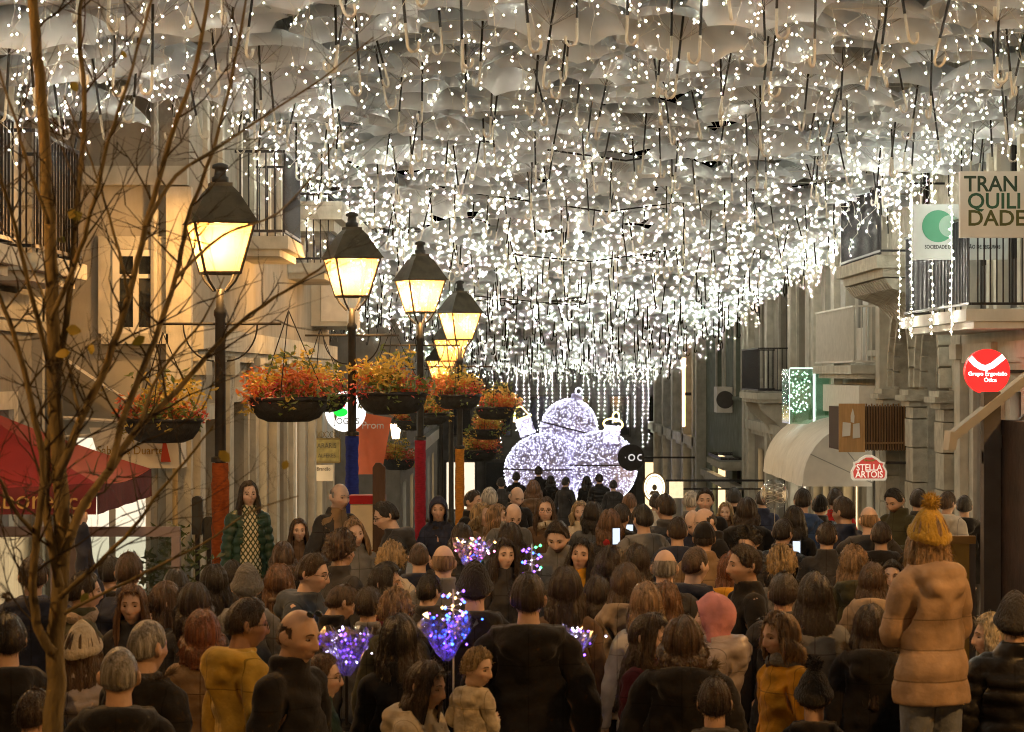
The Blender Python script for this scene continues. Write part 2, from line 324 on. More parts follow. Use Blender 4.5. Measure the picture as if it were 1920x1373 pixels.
# ---------------------------------------------------------------- right side, wall plane x = 6
def right_side():
    R1 = Building('railed_balcony_house', 'pale house with black railed balcony behind the insurance signs', 6.0, -1, 20, 29.9, 10, M_PALE,
        [(26.4, 27.5, 3.6, 6.1, 'door', M_GLASS, M_FRAMED), (28.1, 29.3, 3.6, 6.1, 'door', M_GLASS, M_FRAMED), (23.2, 24.6, 3.6, 6.1, 'door'), (26.2, 27.0, -.2, 2.6, 'shop', M_LITC, M_FRAMED), (27.9, 28.9, -.3, 2.7, 'door', M_GLASS, M_FRAMED), (22.4, 25.2, .2, 2.6, 'shop', M_LITW)], thick=6)
    R1.balcony(25.4, 29.7, 3.55, .85, 1.05, m=MATS['white slab'], step=.09)
    for u in (25.7, 27.45, 29.6): R1.pilaster(u, .36, -.5, 3.2, .12)
    R1.band(2.95, .25, .1)
    # hanging strings of leds on the balcony
    for k, (u, n) in enumerate(((26.0, .9), (27.2, .9), (28.6, .9), (29.5, .9))):
        o = empty('led_strand', (6.0 - n, u, 0)); tag(o, 'thin white led strand hanging over the black railed balcony', 'light string', 'led strands on the balcony')
        mb = MB(); 
        for i in range(26): mb.add(*octa((random.uniform(-.02, .02), random.uniform(-.02, .02), 3.3 + i*.085), .011))
        MB().tube([(0, 0, 3.25), (0.01, 0, 5.5)], .004, 5).build('wire', M_FRAMEW, o); tag(mb.build('bulb', M_BULB, o, fix=False), kind='stuff')
    # arched granite house
    R2 = Building('arched_granite_house', 'granite house with moulded round arches and fluted corbel balcony', 6.0, -1, 30, 35.4, 10, M_STONE,
        [(30.75, 32.35, -.5, 3.9), (33.05, 34.65, -.5, 3.9), (31.9, 33.4, 4.6, 7.2, 'door', M_GLASS, M_FRAMED)], thick=6, dep=.5)
    for (a, b) in ((30.75, 32.35), (33.05, 34.65)):
        c, r, zi = (a+b)/2, (b-a)/2, 2.6
        n = 16; arc = [(c + r*math.cos(math.pi*i/n), zi + r*1.35*math.sin(math.pi*i/n)) for i in range(n+1)]
        for sd in (0, 1):
            h = arc[:n//2+1] if sd == 0 else arc[n//2:]
            poly = ([(b, 3.9)] + [(c, 3.9)] + h[::-1]) if sd == 0 else ([(c, 3.9), (a, 3.9)] + h[::-1])
            MB().prism(poly, lambda u, z: R2.w(-.45, u, z), lambda u, z: R2.w(.0, u, z)).build('spandrel', M_STONE, R2.root)
        for ring, (r0, r1, nn) in enumerate(((1.0, 1.14, .10), (1.145, 1.27, .17), (.9, .995, -.12))):
            k = 14
            for i in range(k):
                t0, t1 = math.pi*i/k + .012, math.pi*(i+1)/k - .012
                pl = [(c + r*r0*math.cos(t0), zi + r*1.35*r0*math.sin(t0)), (c + r*r1*math.cos(t0), zi + r*1.35*r1*math.sin(t0)), (c + r*r1*math.cos(t1), zi + r*1.35*r1*math.sin(t1)), (c + r*r0*math.cos(t1), zi + r*1.35*r0*math.sin(t1))]
                MB().prism(pl, lambda u, z: R2.w(nn-.3, u, z), lambda u, z: R2.w(nn, u, z)).build('voussoir', M_STONE, R2.root)
        dr = R2.part('door', M_FRAMED, [(-.46, -.4, a, b, -.4, 2.3), (-.46, -.38, a, b, 2.301, 2.45)])
        R2.part('pane', M_GLASS, [(-.399, -.39, a+.15, c-.06, .5, 2.2), (-.399, -.39, c+.06, b-.15, .5, 2.2)], dr)
        R2.part('fanlight', M_GLASS, [(-.46, -.42, a, b, 2.46, 3.7)], dr)
    for u in (30.38, 32.7, 35.02):           # piers of dressed blocks
        z = -.6; i = 0
        while z < 2.3:
            h = .42 if i % 2 else .5; e = .012 * (i % 2)
            MB().box(*sorted((6.0, 6.0-.2-e)), u-.3-e, u+.3+e, z+.008, min(z+h, 2.33)-.008).build('stone_block', M_STONE, R2.root); z += h; i += 1
        R2.part('capital', M_STONE, [(0, .26, u-.34, u+.34, 2.34, 2.42), (0, .34, u-.4, u+.4, 2.421, 2.5), (0, .28, u-.36, u+.36, 2.501, 2.58)])
    bal = R2.part('balcony', M_STONE, [(0, .95, 31.0, 34.9, 4.28, 4.46), (0, .85, 31.1, 34.8, 4.16, 4.278)])
    for i in range(17):
        u = 31.2 + i * .215
        prof = [(0, 3.62), (.12, 3.62), (.2, 3.74), (.34, 3.86), (.55, 3.94), (.72, 4.0), (.82, 4.14), (0, 4.14)]
        MB().prism(prof, lambda n_, z: R2.w(n_, u-.075, z), lambda n_, z: R2.w(n_, u+.075, z)).build('corbel_flute', M_STONE, bal)
    mb = MB(); e = .88
    for zz in (4.52, 5.45): R2.box(mb, e-.015, e+.015, 31.05, 34.85, zz-.015, zz+.015); R2.box(mb, 0, e-.016, 31.05, 31.08, zz-.015, zz+.015); R2.box(mb, 0, e-.016, 34.82, 34.85, zz-.015, zz+.015)
    u = 31.1
    while u < 34.85: R2.box(mb, e-.008, e+.008, u-.008, u+.008, 4.47, 5.44); u += .1
    mb.build('railing', M_IRON, bal, fix=False)
    R2.band(8.2, .3, .25)
    # house with white-railed window, awning and slatted sign
    R3 = Building('shuttered_house', 'pale shuttered house above the white awning and wooden slatted sign', 6.0, -1, 35.5, 43.9, 10, M_PALE,
        [(36.3, 37.3, 3.2, 5.3, 'win', M_CURT), (38.0, 39.9, 3.0, 5.2, 'door', M_GLASS, M_FRAMEW), (41.2, 42.6, 3.2, 5.3, 'win'), (36.4, 37.9, -.9, 1.6, 'shop', M_LITC, M_FRAMED), (38.6, 40.2, -1, 1.4, 'door', M_LITW, M_FRAMED), (41, 43.2, -.7, 1.5, 'shop', M_LITW, M_FRAMED)], thick=6)
    R3.balcony(36.0, 40.6, 2.95, .55, .95, rm=M_FRAMEW, step=.1)
    R3.part('shutter', M_SHUT, [(0, .06, 37.35, 37.95, 3.0, 5.2)]); R3.part('shutter', M_SHUT, [(0, .06, 39.95, 40.55, 3.0, 5.2)])
    R3.part('blind_box', M_FRAMEW, [(0, .42, 36.0, 40.2, 2.15, 2.62)])
    for u in (35.8, 40.85, 43.6): R3.pilaster(u, .4, -1.2, 6.2, .16)
    R3.band(1.85, .2, .15); R3.band(6.2, .3, .2)
    # house with curled bracket balcony
    R4 = Building('scroll_bracket_house', 'stone house with a scrolled bracket balcony beside the green glass box', 6.0, -1, 44, 55.9, 9, M_CREAM,
        [(45.4, 46.8, 2.7, 5.0, 'win'), (48.4, 50.0, 2.45, 4.9, 'door', M_GLASS, M_FRAMED), (52.4, 53.8, 2.7, 4.9, 'win'), (45.2, 47.4, -1.2, 1.0, 'shop', M_LITC, M_FRAMED), (48.8, 50.4, -1.3, 1.1, 'door', M_GLASS, M_FRAMED), (51.8, 54.6, -1.2, 1.0, 'shop', M_LITW, M_FRAMED)], thick=6)
    b4 = R4.balcony(47.6, 51.2, 2.4, .8, .95)
    for u in (48.0, 50.8):
        prof = []
        for i in range(15):
            t = i/14; prof.append((.72*(1-t)**1.2 + .06*math.sin(t*9), 2.17 - t*1.0))
        prof += [(0, 1.17), (0, 2.17)]
        MB().prism(prof, lambda n_, z: R4.w(n_, u-.16, z), lambda n_, z: R4.w(n_, u+.16, z)).build('scroll_bracket', M_TRIM, b4)
    for u in (44.3, 47.2, 51.6, 55.6): R4.pilaster(u, .45, -1.6, 5.6, .16)
    R4.band(1.45, .22, .18); R4.band(5.6, .35, .3)
    R5 = Building('green_render_house', 'narrow dark green rendered house with an air conditioner', 6.0, -1, 56, 69.9, 9, M_GREENW,
        [(58, 60, 2.2, 4.6, 'win'), (63, 65.4, 2.2, 4.6, 'win'), (58, 61, -2, .6, 'shop', M_GLASS, M_FRAMED), (63, 67, -2, .5, 'shop', M_LITW, M_FRAMED)], thick=6)
    ac = empty('air_conditioner', (5.78, 61.2, 1.75)); tag(ac, 'white air conditioner box on the dark green wall', 'air conditioner')
    MB().box(-.22, .2, -.45, .45, 0, .7).build('casing', M_FRAMEW, ac); mb = MB(); disc(mb, (-.0, 0, .35), .24, -.47, -.451); mb.build('fan_grille', M_FRAMED, ac)
    R5.balcony(57.2, 61, .55, .7, .1); R5.band(-.3, .2, .2); R5.pilaster(56.3, .5, -2, 5, .2); R5.pilaster(69.5, .6, -2.3, 5, .3)
    ops = [(72+i*5, 73.6+i*5, 1.6, 4.0, 'win') for i in range(4)] + [(71.6+i*5, 74+i*5, -2.6, 0, 'shop', M_LITW, M_FRAMED) for i in range(4)]
    R6 = Building('pilastered_house', 'beige house of tall pilasters at the far end of the street', 6.0, -1, 70, 94, 9, M_CREAM, ops, thick=6)
    for u in (70.8, 75, 80, 85, 90): R6.pilaster(u, .7, -3.2, 5.5, .3)
    R6.band(.5, .3, .3)
    for k, (u, zt) in enumerate(((72.4, 3.3),)):
        lamp = empty('wall_tube_lamp', (5.55, u, zt - 2.2)); tag(lamp, 'tall orange glowing tube lamp on the far beige house', 'wall lamp')
        MB().tube([(0, 0, 0), (0, 0, 2.2)], .045, 8).build('tube', emis('orange tube glow', (1, .55, .2), 6), lamp); MB().box(.03, .44, -.03, .03, 1.0, 1.1).build('bracket', M_IRON, lamp)
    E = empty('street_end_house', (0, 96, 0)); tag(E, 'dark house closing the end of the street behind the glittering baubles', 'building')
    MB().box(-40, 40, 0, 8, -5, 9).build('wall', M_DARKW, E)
    for i in range(12):
        x = -9 + i*1.7
        wn = MB().box(x-.5, x+.5, -.06, -.003, .1, 1.9).build('window', M_FRAMED, E); MB().box(x-.42, x+.42, -.08, -.061, .18, 1.82).build('pane', M_GLASS, wn)
        sh = MB().box(x-.7, x+.7, -.08, -.003, -3.1, -.9).build('shop_window', M_FRAMED, E); MB().box(x-.6, x+.6, -.1, -.081, -3.0, -1.0).build('pane', (M_LITW, M_LITC, M_GLASS)[i % 3], sh)
def octa(c, r, e=1.0):
    x, y, z = c
    return [(x+r,y,z),(x-r,y,z),(x,y+r,z),(x,y-r,z),(x,y,z+r*e),(x,y,z-r*e)], [(0,2,4),(2,1,4),(1,3,4),(3,0,4),(2,0,5),(1,2,5),(3,1,5),(0,3,5)]
M_BULB = emis('led bulb', (1.0, .97, .80), 120)
mat('white slab', (.6, .58, .52), .6, .1, 4, dirt=.3)
right_side()
# ================================================================== UMBRELLA CANOPY AND LIGHTS
M_FABRIC = thin('white umbrella fabric', (.46, .49, .50), .3, 0, .3)
M_SHAFT = mat('black umbrella shaft', (.008, .008, .008), .4, .1, 10)
M_HOOK = mat('pale plastic hook', (.50, .48, .40), .35, .08, 10)
M_RIB = mat('grey rib wire', (.25, .25, .24), .4, .1, 10, metal=.5)
def umb_mesh(seed):
    r = random.Random(seed); ns, nr = 32, 7; V = []; Fc = []
    R, H = .63, .25
    for i in range(nr + 1):
        t = i / nr
        for k in range(ns):
            a = 2*math.pi*k/ns; sag = abs(math.sin(a*4))           # 0 on a rib, 1 between ribs
            rr = R * math.sin(t*1.32)/math.sin(1.32) * (1 - .12*sag*t*t)
            z = -H * (1 - math.cos(t*1.32))/(1-math.cos(1.32)) + .05*sag*math.sin(t*math.pi*.8)*t * -1 + .055*sag*t*t*t
            V.append((rr*math.cos(a), rr*math.sin(a), z + r.uniform(-.003, .003)))
    for i in range(nr):
        for k in range(ns): Fc.append((i*ns+k, i*ns+(k+1) % ns, (i+1)*ns+(k+1) % ns, (i+1)*ns+k))
    return nmesh('canopy', V, Fc, True)
UM = [umb_mesh(i) for i in range(4)]
for m_ in UM: m_.materials.append(M_FABRIC)
def shaft_mesh():
    mb = MB(); mb.tube([(0,0,.05), (0,0,-.64)], .011, 6); return mb.mesh('shaft')
def hook_mesh():
    mb = MB(); pts = [(0,0,-.60), (0,0,-.74)]
    for i in range(8): a = math.pi*i/7; pts.append((.045-.045*math.cos(a), 0, -.76-.055*math.sin(a)))
    pts.append((.09, 0, -.735)); mb.tube(pts, .0115, 7); return mb.mesh('hook_handle', True)
def rib_mesh():
    mb = MB()
    for k in range(8):
        a = 2*math.pi*k/8; c, s = math.cos(a), math.sin(a)
        mb.tube([(.0, 0, -.3), (.27*c, .27*s, -.085)], .003, 4, False)
    return mb.mesh('stretcher_ribs')
SH, HK, RB = shaft_mesh(), hook_mesh(), rib_mesh()
SH.materials.append(M_SHAFT); HK.materials.append(M_HOOK); RB.materials.append(M_RIB)
def rim_z(d): return 5.78 + gz(d) * 1.0
spots = []
d = 13.4
while d < 90:
    xl = -4.3 if d < 21 else (-2.7 if d < 38 else -4.7); xr = 5.5
    n = int((xr - xl) / .90); off = random.uniform(-.35, .35)
    for i in range(n + 1):
        if random.random() < .02: continue
        x = xl + .1 + i * .90 + off + random.uniform(-.12, .12)
        spots.append((x, d + random.uniform(-.2, .2), rim_z(d) + .27 + random.uniform(-.15, .15) - (.5*max(0, min(1, (-1.2-x)/2.6)) if d < 21.2 else 0)))
    d += .93 if d < 30 else 1.25
def vis(s): 
    px = CX + s[0]/s[1]*F; py = HY - (s[2]-.4-CAMZ)/s[1]*F; return -160 < px < 2080 and py > -150
spots = [s for s in spots if vis(s)]
spots.sort(key=lambda s: s[1])
far_f, far_s = MB(), MB()
for i, (x, y, z) in enumerate(spots):
    rx, ry, rz = random.gauss(0, .11), random.gauss(0, .13), random.uniform(0, 6.28)
    if i < 290:
        o = empty('umbrella', (x, y, z)); o.rotation_euler = (rx, ry, rz)
        tag(o, 'white umbrella hung open overhead, hooked handle down, in the lit umbrella roof', 'umbrella', 'white umbrellas roofing the street')
        link('canopy', UM[i % 4], o); link('shaft', SH, o); link('hook_handle', HK, o); link('stretcher_ribs', RB, o)
    else:
        Mx = Matrix.Translation((x, y, z)) @ Matrix.Rotation(rz, 4, 'Z') @ Matrix.Rotation(rx, 4, 'X')
        me = UM[i % 4]; far_f.add([Mx @ v.co for v in me.vertices], [tuple(p.vertices) for p in me.polygons])
        for me in (SH, HK): far_s.add([Mx @ v.co for v in me.vertices], [tuple(p.vertices) for p in me.polygons])
fo = far_f.build('umbrella_roof', M_FABRIC, None, True, fix=False); tag(fo, 'far run of white umbrellas merging above the distant street', 'umbrellas', kind='stuff')
tag(far_s.build('umbrella_shafts', M_SHAFT, fo, fix=False), kind='stuff')
# ---- icicle light strings, one across the street per row
def garland(d):
    xl = -4.2 if d < 21 else (-2.95 if d < 38 else -4.8); xr = 5.6; zc = rim_z(d) + .12
    o = empty('icicle_light_string', (0, d, zc)); tag(o, 'string of white icicle lights hanging below the umbrella roof', 'light string', 'icicle light strings across the street')
    wb, bb = MB(), MB(); x = xl; pts = []
    hw = F * (1.0) / d
    far = d > 30; r = .0041 if d < 26 else (.0046 if d < 40 else .0046)
    while x < xr:
        zz = .05*math.sin(x*1.7 + d) - (.5*max(0, min(1, (-1.2-x)/2.6)) if d < 21.2 else 0); pts.append((x, random.uniform(-.05, .05), zz))
        edge = min(abs(x - xl), abs(x - xr))
        L = random.choice((.18, .32, .5, .7)) * random.uniform(.7, 1.2) * (1.2 if edge < 1 else 1)
        px = x + random.uniform(-.08, .08); py = random.uniform(-.4, .4); n = max(2, int(L / (.09 if far or edge < 1.2 else .10)))
        q = []
        for i in range(n + 1):
            px += random.gauss(0, .05); py += random.gauss(0, .05); q.append((px, py, zz - .02 - L*i/n + random.gauss(0, .02)))
            if i:
                bx, by = px + random.gauss(0, .02), py + random.gauss(0, .02)
                if random.random() < (.80 if d < 30 else (.85 if d < 42 else (.60 if d < 55 else .20))): bb.add(*octa((bx, by, q[-1][2]), r * random.choice((.55, .8, 1.0, 1.35)), 1.6))
        wb.tube(q, .0022, 3, False); x += random.uniform(.17, .30) * (.95 if far else .95) * (.62 if edge < 1.2 else 1)
    wb.tube(pts, .004, 3, False)
    wb.build('wire', M_HOOK, o, fix=False); tag(bb.build('bulbs', M_BULB, o, fix=False), kind='stuff')
d = 8.0  # rows nearer than the umbrellas are unseen, added to light the faces
while d < 92: garland(d + random.uniform(-.2, .2)); d += .95 if d < 30 else 1.0
for (y0, zz) in ((27.5, .15), (33.0, .15), (41, .15), (52, .15)):
    c = MB(); c.tube([(-3.1 if y0 < 38 else -5.2, y0, rim_z(y0)+.5), (1.4, y0, rim_z(y0)-.12), (6, y0, rim_z(y0)+.5)], .012, 5)
    tag(c.build('carrier_cable', M_IRON), 'dark steel cable carrying the umbrellas across the street', 'cable', 'carrier cables across the street')
# ---- curtain of lights closing the roof at the far end
o = empty('light_curtain', (0, 93.5, 0)); tag(o, 'curtain of white light dots hanging behind the glittering baubles', 'light string')
wb, bb = MB(), MB()
for i in range(24):
    x = -1.4 + i * .31 + random.uniform(-.06,.06); L = random.uniform(.2, 1.6); z1 = 3.0
    wb.tube([(x, 0, z1), (x, 0, z1 - L - 2)], .004, 3, False); n = int((L+2) / .17)
    for k in range(n): bb.add(*octa((x + random.gauss(0, .02), 0, z1 - k*.17), .007))
wb.build('wire', M_IRON, o, fix=False); tag(bb.build('bulbs', M_BULB, o, fix=False), kind='stuff')
# ================================================================== STREET LAMPS
M_LAMPM = mat('dark lamp iron', (.03, .028, .024), .5, .2, 12, metal=.2)
M_LROOF = mat('lamp roof sheet', (.06, .05, .03), .5, .25, 8, metal=.3)
M_LPANE = thin('frosted lamp pane', (.95, .62, .28), .8, .70)
LAMPC = (1.0, .50, .15)
def lantern(root, z, s=1.0, power=90, yaw=.25):
    def rot(p): x, y, q = p; return (x*math.cos(yaw)-y*math.sin(yaw), x*math.sin(yaw)+y*math.cos(yaw), q)
    b, t = .155*s, .265*s; zb, zt = z + .16*s, z + .60*s
    cr = ((-1,-1),(1,-1),(1,1),(-1,1))
    for i in range(4):
        a, c = cr[i], cr[(i+1) % 4]
        p = MB(); p.quad(rot((a[0]*b, a[1]*b, zb)), rot((c[0]*b, c[1]*b, zb)), rot((c[0]*t, c[1]*t, zt)), rot((a[0]*t, a[1]*t, zt)))
        p.build('glass_pane', M_LPANE, root)
    f = MB()
    for a in cr: f.tube([rot((a[0]*b, a[1]*b, zb)), rot((a[0]*t, a[1]*t, zt))], .014*s, 6)
    for hh, zz in ((b, zb), (t, zt)):
        for i in range(4): f.tube([rot((cr[i][0]*hh, cr[i][1]*hh, zz)), rot((cr[(i+1) % 4][0]*hh, cr[(i+1) % 4][1]*hh, zz))], .015*s, 6)
    for a in cr: f.tube([rot((a[0]*b*.95, a[1]*b*.95, zb)), rot((a[0]*b*.75, a[1]*b*.75, zb-.07*s)), rot((a[0]*.05*s, a[1]*.05*s, z))], .012*s, 6)
    f.build('lantern_frame', M_LAMPM, root)
    r = MB(); prof = [(t*1.14, zt+.0), (t*1.05, zt+.03*s), (t*.80, zt+.15*s), (t*.55, zt+.27*s), (t*.36, zt+.33*s), (t*.36, zt+.36*s)]
    V = []
    for h, zz in prof: V += [rot((c[0]*h, c[1]*h, zz)) for c in cr]
    r.add(V, [(i*4+k, i*4+(k+1) % 4, i*4+4+(k+1) % 4, i*4+4+k) for i in range(len(prof)-1) for k in range(4)] + [tuple((len(prof)-1)*4+k for k in range(4))])
    ro = r.build('lantern_roof', M_LROOF, root)
    MB().lathe([(.075*s, 0), (.075*s, .05*s), (.055*s, .06*s), (.05*s, .12*s), (.075*s, .13*s), (.07*s, .16*s), (.02*s, .18*s)], (0, 0, zt+.36*s), 12).build('finial', M_LAMPM, ro, True)
    l = bpy.data.lights.new('lamp_bulb', 'POINT'); l.energy = power; l.color = LAMPC; l.shadow_soft_size = .07*s
    lo = bpy.data.objects.new('lamp_bulb', l); COL.objects.link(lo); lo.parent = root; lo.location = (0, 0, zt - .13*s)
def leaf_cloud(mb, c, rx, ry, rz, n, s, r):
    for _ in range(n):
        while True:
            p = np.array([r.uniform(-1, 1), r.uniform(-1, 1), r.uniform(-.75, 1)])
            if p @ p <= 1: break
        q = Vector((c[0]+p[0]*rx, c[1]+p[1]*ry, c[2]+p[2]*rz)); a = Vector((r.gauss(0,1), r.gauss(0,1), r.gauss(0,.7))).normalized(); b = a.cross(Vector((r.gauss(0,1), r.gauss(0,1), r.gauss(0,1)))).normalized()
        L, W = s*r.uniform(.6, 1.3), s*.42*r.uniform(.7, 1.2); k = a.cross(b)*L*.15
        mb.add([q, q+a*L*.5+b*W*.5+k, q+a*L, q+a*L*.5-b*W*.5+k], [(0,1,2,3)])
M_LEAFG = thin('green basket leaf', (.14, .19, .04), .3); M_LEAFY = thin('yellow basket leaf', (.62, .45, .08), .35)
M_LEAFO = thin('orange red blossom', (.70, .20, .05), .35); M_LEAFR = thin('crimson blossom', (.55, .06, .05), .35)
M_BASK = mat('dark coir basket', (.03, .03, .028), .9, .3, 20, .5, 60)
def basket(loc, s, label, sd, hang=.55):
    r = random.Random(sd); o = empty('flower_basket', loc); tag(o, label, 'flower basket', 'flower baskets hung on the street lamps')
    prof = [(.05, -.22), (.2, -.215), (.29, -.18), (.35, -.10), (.375, 0), (.36, .005), (.3, -.02)]
    MB().lathe([(a*s, b*s) for a, b in prof], (0, 0, 0), 22).build('bowl', M_BASK, o, True)
    MB().lathe([(.385*s, -.02*s), (.395*s, 0), (.385*s, .02*s), (.37*s, .0)], (0, 0, 0), 22, close=False).build('rim', M_IRON, o, True)
    for nm, m, n, c, sz in (('leaves', M_LEAFG, 220, (0, 0, .05), .10), ('leaves', M_LEAFY, 300, (0, 0, .2), .085), ('blossoms', M_LEAFO, 480, (0, 0, .12), .07), ('blossoms', M_LEAFR, 240, (0, 0, .06), .06)):
        mb = MB()
        for k in range(6):
            cc = (r.uniform(-.3, .3)*s, r.uniform(-.3, .3)*s, (c[2] + r.uniform(-.08, .08))*s); leaf_cloud(mb, cc, .2*s, .2*s, .13*s, n//6, sz*s, r)
        if nm == 'leaves':
            for k in range(5):
                a = r.uniform(0, 6.28); leaf_cloud(mb, (.4*s*math.cos(a), .4*s*math.sin(a), -.06*s), .06*s, .06*s, .14*s, 8, .07*s, r); leaf_cloud(mb, (r.uniform(-.25,.25)*s, r.uniform(-.25,.25)*s, .36*s), .04*s, .04*s, .13*s, 7, .09*s, r)
        tag(mb.build(nm, m, o, fix=False), kind='stuff')
    ch = MB()
    for k in range(3): a = 2.1*k + .4; ch.tube([(.37*s*math.cos(a), .37*s*math.sin(a), 0), (0, 0, hang)], .005, 4, False)
    ch.build('hanger', M_IRON, o)
    return o
lamps = [ # px, lantern base y, depth, lantern scale, wrap colour, label word
 (413, 546, 20.5, 1.03, 'orange'), (660, 582, 26.7, 1.03, 'blue'), (788, 608, 31.6, 1.03, 'red'), (862, 655, 38.2, 1.03, 'amber'), (846, 692, 47.0, 1.03, None), (827, 722, 57.0, 1.03, None)]
WR = {'orange': (.42, .09, .015), 'blue': (.02, .04, .30), 'red': (.36, .015, .03), 'amber': (.55, .20, .02)}
LBL = ['black street lamp with orange knitted sleeve, beside the woman in patterned jumper', 'black street lamp with blue knitted sleeve beside the bald man', 'black street lamp with crimson knitted sleeve', 'black street lamp with amber banded sleeve',
       'bare black street lamp just beyond the amber sleeved lamp', 'smallest bare street lamp, farthest of the lit lantern row']
for i, (px, py, d, s, wr) in enumerate(lamps):
    p = P(px, py, d); g = gz(d); o = empty('street_lamp', (p.x, d, g)); tag(o, LBL[i], 'street lamp', 'street lamps along the row'); z = p.z - g
    mb = MB(); mb.lathe([(.13, 0), (.13, .12), (.095, .16), (.085, .7), (.06, .75), (.055, 1.2), (.047, z-.25), (.06, z-.22), (.06, z-.18), (.04, z-.15), (.035, z+.02)], (0,0,0), 14); mb.build('pole', M_LAMPM, o, True)
    lantern(o, z, s, 62 if i < 4 else 32, yaw=.28 + .07*i)
    if wr:
        top = {0: 868, 1: 818, 2: 826, 3: 842}[i]; zt = P(0, top, d).z - g
        m = mat('knitted ' + wr, WR[wr], .95, .25, 18, .8, 120, stretch=(1, 1, 3)); mb = MB()
        nn = 26; mb.lathe([(.072 + .009*random.random() + .004*(k % 2), .3 + (zt-.3)*k/nn) for k in range(nn+1)], (0,0,0), 16); mb.build('knitted_sleeve', m, o, True)
        MB().lathe([(.055, 0), (.085, .0), (.085, .04), (.055, .05)], (0, 0, zt+.01), 14).build('collar', M_LAMPM, o)
    za = z - .30; mb = MB(); mb.tube([(-.56, 0, za), (.56, 0, za)], .014, 6)
    for sx in (-1, 1):
        q = [(sx*(.06 + .28*math.sin(t/8*math.pi*.5)), 0, za - .34*math.cos(t/8*math.pi*.5)) for t in range(9)]; mb.tube(q, .008, 5)
    mb.build('cross_arm', M_LAMPM, o)
BK = [(305, 788, 20.4, .95, 'hanging basket of orange and yellow flowers left of the orange sleeved lamp'), (541, 748, 20.3, .96, 'large hanging basket of red and orange flowers right of the orange sleeved lamp'),
      (735, 738, 26.6, 1.12, 'hanging flower basket between the blue and crimson sleeved lamps'), (858, 742, 31.6, .88, 'hanging flower basket in front of the amber sleeved lamp'), (805, 775, 38.0, .9, 'hanging flower basket low behind the crimson sleeved lamp'),
      (929, 765, 38.3, .92, 'hanging flower basket right of the amber sleeved lamp nearest the glittering baubles'), (912, 806, 47.0, .95, 'hanging flower basket beneath the one nearest the glittering baubles'), (898, 845, 57.0, 1.25, 'lowest flower basket right of the amber sleeved lamp'),
      (772, 790, 47, .9, 'hanging flower basket left behind the crimson sleeved lamp'), (745, 862, 57, 1.2, 'lowest flower basket above the far crowd left of the crimson sleeved lamp'), (600, 742, 26.9, .9, 'hanging flower basket left of the blue sleeved lamp, half hidden')]
for k, (px, py, d, s, lb) in enumerate(BK): basket(P(px, py, d), s, lb, 50 + k, .8 if d < 35 else .9)
# extra lamps, unseen beside and behind the view, added to light the near crowd
for k, (x, y, pw) in enumerate(((4.5, 8.0, 250), (-3.75, 13.6, 150), (-3.6, 6.0, 130), (4.7, 14.5, 190), (1.2, -2.5, 130))):
    o = empty('street_lamp', (x, y, 0)); tag(o, ('added street lamp facing the front of the market stall', 'added street lamp beside the red parasol terrace', 'added street lamp beside the bare tree', 'added street lamp behind the market stall', 'added street lamp behind the viewpoint')[k], 'street lamp', 'street lamps along the row')
    MB().lathe([(.13, 0), (.13, .12), (.09, .16), (.08, .7), (.055, .75), (.047, 3.6), (.035, 3.82)], (0,0,0), 14).build('pole', M_LAMPM, o, True); lantern(o, 3.8, 1.03, pw)
